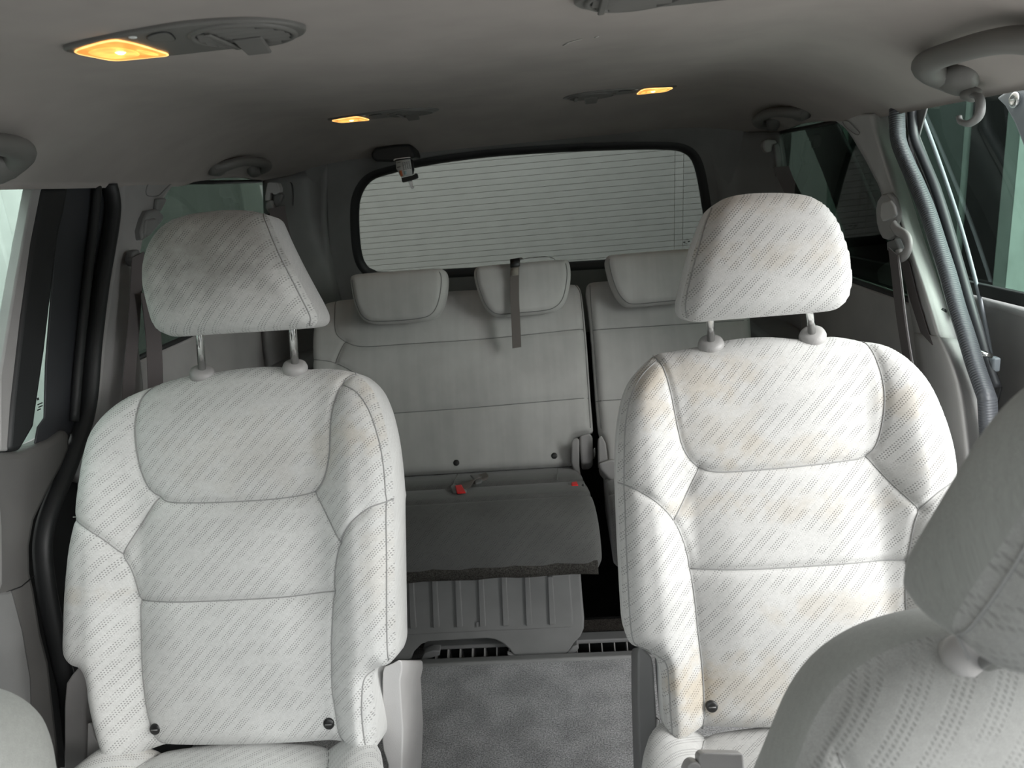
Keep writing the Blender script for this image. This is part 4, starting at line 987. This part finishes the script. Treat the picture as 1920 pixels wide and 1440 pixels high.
# ================================================================== ROOF FITTINGS
def vent_unit(s, y0, label, tab=True):
    """reading lamp and air outlet in one leaf-shaped bezel; s=-1 left"""
    z = 1.283
    root = thing('roof_lamp', (s * .27, y0, z), label, 'lamp', 'roof lamps with air outlets')
    def leaf(pts, n=5): return smooth_closed([(s * a, y0 - .835 + b_) for a, b_ in pts], n)
    def plate(P, z0, z1, name, mat, par, bevel=.003):
        return MB().prism([(a, b_, z1) for a, b_ in P], (0, 0, z0 - z1)).build(name, mat, par, bevel=bevel, seg=3)
    L = leaf([(.408, .822), (.375, .803), (.336, .791), (.302, .782), (.244, .772), (.194, .781), (.162, .804), (.147, .833), (.149, .855), (.167, .880), (.213, .899), (.277, .902), (.333, .902), (.385, .897), (.402, .870)])
    plate(L, z - .003, z + .006, 'bezel', M['vent'], root, .0025)
    ln = plate(leaf([(.397, .824), (.365, .803), (.336, .793), (.329, .800), (.325, .822), (.324, .860), (.326, .888), (.345, .890), (.372, .889), (.390, .884), (.396, .858)], 4), z - .005, z - .001, 'lens', M['amber'], root, .002)
    plate(leaf([(.386, .830), (.362, .815), (.348, .822), (.342, .845), (.350, .868), (.372, .872), (.385, .862)], 4), z - .0062, z - .004, 'lens_facet', M['amber2'], ln, .0012)
    plate(leaf([(.338, .842), (.333, .848), (.331, .872), (.334, .880), (.339, .874), (.340, .852)], 4), z - .0060, z - .004, 'lens_facet', M['amber2'], ln, .001)
    MB().lathe((s * .356, y0 + .006, z - .005), (0, 0, -1), [(.0055, 0), (.0055, .0015), (.003, .003), (.001, .0033)], 12).build('bulb', M['bulb'], ln)
    P = leaf([(.397, .824), (.365, .803), (.336, .793), (.329, .800), (.325, .822), (.324, .860), (.326, .888), (.345, .890), (.372, .889), (.390, .884), (.396, .858)], 4)
    MB().tube([(a, b_, z - .0042) for a, b_ in np.vstack([P, P[:1]])], .0010, 6).build('lens_rim', M['bulb2'], ln)
    sw = leaf([(.301, .799), (.287, .787), (.273, .786), (.276, .806), (.286, .824), (.303, .815)], 4)
    plate(sw, z - .0045, z - .002, 'switch', M['vent'], root, .001)
    MB().tube([(a, b_, z - .0034) for a, b_ in np.vstack([sw, sw[:1]])], .0010, 6).build('switch_gap', M['black'], root)
    MB().lathe((s * .313, y0 - .042, z - .002), (0, 0, -1), [(.0042, 0), (.0042, .0018), (.002, .0025)], 12).build('indicator', M['white'], root)
    c = (s * .213, y0 + .004)
    MB().lathe((c[0], c[1], z - .002), (0, 0, -1), [(.057, 0), (.057, .002), (.054, .004), (.051, .004), (.050, .001)], 44, caps=False).build('outlet_ring', M['vent'], root)
    MB().lathe((c[0], c[1], z - .0025), (0, 0, -1), [(.0505, 0), (.0505, .0008), (.0, .0008)], 44).build('outlet_throat', M['black'], root)
    for i in range(6):
        d = -.040 + i * .0160; hl = math.sqrt(max(.048 ** 2 - d * d, 0))
        MB().prism([(c[0] - hl, c[1] + d - .0025, z - .0035), (c[0] + hl, c[1] + d - .0025, z - .0035), (c[0] + hl, c[1] + d + .0025, z - .0055), (c[0] - hl, c[1] + d + .0025, z - .0055)], (0, .0012, -.0010)).build('vane', M['vent'], root, smooth=False)
    if tab: MB().prism([(c[0] - .017, c[1] + .004, z - .006), (c[0] + .017, c[1] + .004, z - .006), (c[0] + .014, c[1] + .038, z - .017), (c[0] - .014, c[1] + .038, z - .017)], (0, .003, .004)).build('outlet_tab', M['vent'], root, bevel=.003, seg=3)
    MB().box(c[0] - s * .006 - .034, c[0] - s * .006 - .026, c[1] - .040, c[1] + .040, z - .009, z - .006).build('tab_arm', M['vent'], root, bevel=.0015)
    return root
vent_unit(-1, .835, 'lit amber roof lamp with round air outlet, large at the upper left')
vent_unit(1, .860, 'roof lamp and air outlet cut by the top edge of the picture', False)
vent_unit(-1, 1.785, 'small lit amber roof lamp left of the rear window')
vent_unit(1, 1.81, 'small lit amber roof lamp right of centre above the rear window')

def grab(s, y0, y1, label, hook, big=False):
    """grab handle along the roof rail; the grip hangs inboard of its two mounts"""
    ym = (y0 + y1) / 2
    zc = lambda x, y: float(ceil_z(np.array(x), np.array(y)))
    xo = s * .712
    root = thing('grab_handle', (xo, ym, zc(xo, ym)), label, 'handle', 'roof grab handles')
    nrm = np.array([-s * .42, 0, -.90])
    def pt(y, out, up=0.0):
        x = xo - s * up; return np.array([x, y, zc(x, y)]) + nrm * out
    k = 1.0 if big else .78
    R = .016 * k
    P = smooth_open([pt(y0, .004, .0), pt(y0 + .012, .016 * k, .030 * k), pt(y0 + .05, .022 * k, .058 * k), pt(ym, .024 * k, .066 * k), pt(y1 - .06, .022 * k, .060 * k), pt(y1 - .014, .016 * k, .036 * k), pt(y1, .004, .0)], 7)
    rad = [R * (1.45 - .45 * math.sin(math.pi * i / (len(P) - 1))) for i in range(len(P))]
    MB().tube(P, rad, 16, flat=(.85, 1.15), up=nrm).build('grip', M['vent'], root)
    # inner crease line along the grip
    MB().tube([p + np.array([s * R * .9, 0, -R * .35]) for p in P[6:-6]], .0012, 6).build('grip_joint', M['dgrey'], root)
    for y in (y0, y1):
        d = 1 if y == y0 else -1
        MB().tube([pt(y - d * .020, -.004), pt(y - d * .01, .006 * k), pt(y + d * .012, .012 * k, .004), pt(y + d * .034, .006 * k, .004), pt(y + d * .052, -.006, .004)], [.008 * k, .021 * k, .024 * k, .020 * k, .006 * k], 14, flat=(.7, 1.25), up=nrm).build('mount', M['vent'], root)
    if hook:
        yh = y1 - .026; b = pt(yh, .010, -.016)
        MB().lathe(b, nrm, [(.013 * k, 0), (.013 * k, .012), (.010 * k, .016), (.004 * k, .017)], 18).build('hook_pivot', M['vent'], root)
        J = [b + nrm * .010, b + np.array([-s * .004, -.022, -.012]) * k, b + np.array([-s * .006, -.034, -.026]) * k, b + np.array([-s * .008, -.034, -.040]) * k, b + np.array([-s * .012, -.020, -.048]) * k, b + np.array([-s * .016, -.004, -.044]) * k, b + np.array([-s * .017, .000, -.036]) * k]
        MB().tube(smooth_open(J, 4), .0040 * k, 8, flat=(1, 1.7)).build('coat_hook', M['dgrey'], root)
    return root
grab(1, .90, 1.18, 'large roof grab handle with coat hook at the upper right', True, True)
grab(-1, .80, 1.085, 'roof grab handle cut by the left edge of the picture', False, True)
grab(-1, 1.80, 2.05, 'small roof grab handle above the left quarter window', False)
grab(1, 1.86, 2.11, 'small roof grab handle above the right quarter window', False)

# ceiling seat belt with label hanging in front of the rear window
rt = thing('ceiling_belt', atY(737, 290, 2.15), 'ceiling seat belt holder with printed tag and latch before the rear window', 'seat belt')
Y0 = 2.13
def ty(pts, y, d, name, mat, par, bevel=.002): return MB().prism([atY(a, b_, y) for a, b_ in pts], (0, d, 0)).build(name, mat, par, bevel=bevel, seg=3)
ty([(694, 288), (702, 277), (740, 271), (768, 270), (774, 280), (779, 296), (764, 299), (735, 304), (705, 303), (697, 298)], Y0 + .01, .10, 'housing', M['black'], rt, .012)
c10 = lambda p: crop(p, 720, 260, 80 / 1047)
t_ = ty(c10([(290, 545), (640, 495), (665, 640), (685, 780), (700, 890), (420, 950), (380, 880), (345, 800), (300, 740)]), Y0 - .004, .0015, 'printed_tag', M['white'], rt, 0)
ty(c10([(370, 790), (430, 775), (465, 910), (405, 930)]), Y0 - .0048, .0008, 'tag_print', M['orange'], t_, 0)
ty(c10([(480, 800), (545, 790), (560, 870), (500, 890)]), Y0 - .0048, .0008, 'tag_print', M['teal'], t_, 0)
for i in range(4):
    for j in range(6):
        a, b_ = 445 + i * 50 + j * 6, 590 + j * 32 - i * 8
        ty(c10([(a, b_), (a + 30, b_ - 6), (a + 32, b_ + 8), (a + 2, b_ + 14)]), Y0 - .0048, .0008, 'tag_print', M['ink'], t_, 0)
for j in range(2):
    ty(c10([(315, 590 + j * 110), (400, 570 + j * 110), (402, 582 + j * 110), (317, 604 + j * 110)]), Y0 - .0048, .0008, 'tag_print', M['ink'], t_, 0)
ty(c10([(220, 520), (270, 485), (640, 440), (650, 465), (300, 510), (240, 545)]), Y0 - .002, .006, 'retainer', M['latch'], rt, .001)
ty(c10([(640, 495), (700, 520), (740, 760), (720, 860), (700, 890), (670, 650)]), Y0 + .002, .004, 'belt_webbing', M['black'], rt, 0)
ty(c10([(420, 960), (690, 900), (780, 850), (810, 870), (828, 960), (800, 980), (650, 1030), (460, 1080), (440, 1060)]), Y0 - .010, .016, 'latch_body', M['black'], rt, .003)
ty(c10([(590, 1050), (690, 1030), (705, 1170), (740, 1200), (725, 1230), (665, 1228), (640, 1170)]), Y0 - .004, .003, 'latch_tongue', M['latch'], rt, .001)

# seat belts of the second row
def belt_pillar(s, label, hx, ad, lp, web1, web2, mat):
    q = atX(*ad[0], hx)
    root = thing('seat_belt', q, label, 'seat belt', 'second row seat belts')
    return root
rb = thing('seat_belt', atX(1665, 500, .73), 'seat belt with light grey height adjuster on the right pillar', 'seat belt', 'pillar seat belts')
cX = lambda p: crop(p, 1600, 160, .4167)
def tx(pts, x, d, name, mat, par, bevel=.003, seg=3): return MB().prism([atX(a, b_, x) for a, b_ in pts], (d, 0, 0)).build(name, mat, par, bevel=bevel, seg=seg)
tx(cX([(98, 560), (105, 520), (125, 490), (150, 485), (172, 510), (188, 570), (192, 600), (178, 625), (188, 640), (180, 680), (150, 697), (128, 690), (112, 660), (102, 620)]), .722, .014, 'adjuster_housing', M['grey'], rb, .010, 4)
tx(cX([(122, 540), (130, 525), (165, 518), (182, 545), (190, 585), (175, 600), (130, 615), (120, 590)]), .719, .006, 'release_button', M['greyl'], rb, .004)
loop = [atX(a, b_, .712) for a, b_ in cX([(180, 625), (195, 650), (225, 668), (245, 690), (250, 725), (238, 755), (222, 772), (208, 768), (204, 740)])]
MB().tube(smooth_open(loop, 5), .0062, 10, flat=(1.5, .9)).build('belt_guide', M['grey'], rb)
tx(cX([(148, 705), (185, 690), (205, 740), (150, 745)]), .713, .012, 'guide_plate', M['mid'], rb, .003)
w1_ = smooth_open([(178, 745), (192, 860), (205, 980), (218, 1080), (235, 1190), (262, 1340)], 4)
P = [atX(a, b_, .705) for a, b_ in cX(w1_)]
MB().ribbon(P, (.004, .046, .010), .0016).build('belt_webbing', M['belt'], rb, smooth=False)
MB().tube([p + np.array([.0, -.0235, -.005]) for p in P], .0011, 5).build('belt_edge', M['greyl'], rb)
w2_ = smooth_open([(225, 770), (245, 850), (270, 950), (300, 1050), (330, 1140)], 4)
MB().ribbon([atX(a, b_, .738) for a, b_ in cX(w2_)], (.002, .046, .012), .0016).build('belt_webbing', M['belt'], rb, smooth=False)
lb = thing('seat_belt', atX(270, 500, -.72), 'dark seat belt on the left pillar behind the left headrest', 'seat belt', 'pillar seat belts')
cL = lambda p: crop(p, 0, 320, .375)
tx(cL([(745, 200), (790, 190), (820, 220), (822, 245), (800, 270), (760, 320), (715, 350), (708, 300), (725, 240)]), -.735, -.02, 'adjuster_housing', M['dgrey'], lb, .008)
tx(cL([(735, 245), (780, 235), (790, 255), (775, 300), (745, 325), (725, 315)]), -.731, -.01, 'release_button', M['dgrey'], lb, .004)
tx(cL([(790, 140), (830, 135), (835, 150), (810, 200), (785, 200)]), -.74, -.01, 'adjuster_track', M['dgrey'], lb, .004)
tx(cL([(665, 440), (672, 400), (700, 390), (710, 430), (700, 470), (680, 480)]), -.725, -.02, 'belt_guide', M['mid'], lb, .006)
MB().ribbon([atX(a, b_, -.72) for a, b_ in smooth_open(cL([(690, 420), (680, 600), (665, 820), (645, 1060), (640, 1200)]), 4)], (.0, .046, .008), .0016).build('belt_webbing', M['belt'], lb, smooth=False)
MB().ribbon([atX(a, b_, -.70) for a, b_ in smooth_open(cL([(742, 600), (765, 800), (776, 1000), (780, 1200)]), 4)], (.006, .046, .004), .0016).build('belt_webbing', M['belt'], lb, smooth=False)

# third row shoulder belts high on the corner pillars
tb = thing('seat_belt', atY(512, 360, 2.12), 'pale rear shoulder belt guide beside the left quarter window', 'seat belt', 'rear shoulder belts')
cT = lambda p: crop(p, 400, 260, 280 / 1920)
ty(cT([(690, 570), (720, 560), (820, 570), (850, 640), (850, 690), (800, 720), (765, 720), (760, 700), (715, 700), (705, 790), (665, 800), (662, 740)]), 2.12, .03, 'guide_cover', M['greyl'], tb, .006)
ty(cT([(700, 795), (745, 790), (760, 850), (780, 880), (770, 980), (740, 1000), (700, 950), (668, 890), (668, 830)]), 2.115, .02, 'belt_guide', M['grey'], tb, .006)
ty(cT([(765, 720), (860, 700), (900, 730), (870, 800), (830, 870), (780, 890), (765, 800)]), 2.13, .02, 'guide_arm', M['mid'], tb, .006)
MB().ribbon([atY(a, b_, 2.10 - .001 * i) for i, (a, b_) in enumerate(smooth_open(cT([(815, 880), (845, 1050), (890, 1250), (960, 1480), (1080, 1900)]), 4))], (.040, .022, .006), .0016).build('belt_webbing', M['belt'], tb, smooth=False)
MB().ribbon([atY(a, b_, 2.10) for a, b_ in smooth_open(cT([(735, 960), (720, 1030), (680, 1200)]), 4)], (.034, .022, .006), .0016).build('belt_webbing', M['black'], tb, smooth=False)
tb2 = thing('seat_belt', atY(1450, 290, 2.12), 'shadowed rear shoulder belt guide beside the right quarter window', 'seat belt', 'rear shoulder belts')
cS = lambda p: crop(p, 1380, 0, .28125)
ty(cS([(185, 935), (215, 925), (270, 935), (275, 960), (245, 970), (240, 1010), (200, 1020), (180, 980)]), 2.12, .03, 'guide_cover', M['grey'], tb2, .005)
ty(cS([(250, 960), (285, 950), (312, 1050), (300, 1110), (290, 1170), (272, 1180), (268, 1100)]), 2.115, .02, 'belt_guide', M['mid'], tb2, .004)
MB().ribbon([atY(a, b_, 2.105) for a, b_ in smooth_open(cS([(300, 1110), (330, 1190), (375, 1280), (440, 1420)]), 4)], (.036, -.02, .0), .0016).build('belt_webbing', M['belt'], tb2, smooth=False)

# buckles tucked into the wide bench
def bz(pts, z, h, name, mat, par, bevel=.002): return MB().prism([atZ(a, b_, z) for a, b_ in pts], (0, 0, h)).build(name, mat, par, bevel=bevel, seg=2)
b1 = thing('belt_buckle', atZ(868, 918, .415), 'red buttoned belt buckle with folded webbing, left on the bench cushion', 'buckle', 'bench belt buckles')
bz(c2_([(480, 535), (505, 512), (600, 560), (580, 570), (500, 566)]), .416, .010, 'buckle_body', M['dgrey'], b1)
bz(c2_([(512, 512), (560, 505), (590, 560), (525, 564)]), .425, .005, 'red_button', M['red'], b1)
P = [atZ(a, b_, z) for a, b_, z in [(870, 918, .424), (878, 905, .43), (890, 899, .43), (900, 904, .425), (905, 897, .43), (900, 890, .425)]]
MB().ribbon(smooth_open(P, 5), (.028, .012, .004), .002).build('belt_webbing', M['strap'], b1, smooth=False)
bz(c2_([(620, 435), (680, 440), (720, 455), (700, 490), (660, 500), (650, 470)]), .424, .006, 'latch_plate', M['mid'], b1)
b2 = thing('belt_buckle', atZ(1077, 910, .412), 'small red belt buckle near the right end of the bench cushion', 'buckle', 'bench belt buckles')
bz(c2_([(1325, 500), (1345, 485), (1440, 482), (1450, 505), (1420, 520), (1340, 520)]), .412, .006, 'buckle_body', M['dgrey'], b2)
bz(c2_([(1350, 492), (1390, 486), (1400, 512), (1352, 515)]), .415, .006, 'red_button', M['red'], b2)
bz(c2_([(1420, 496), (1440, 494), (1442, 508), (1422, 510)]), .415, .003, 'press_mark', M['black'], b2)
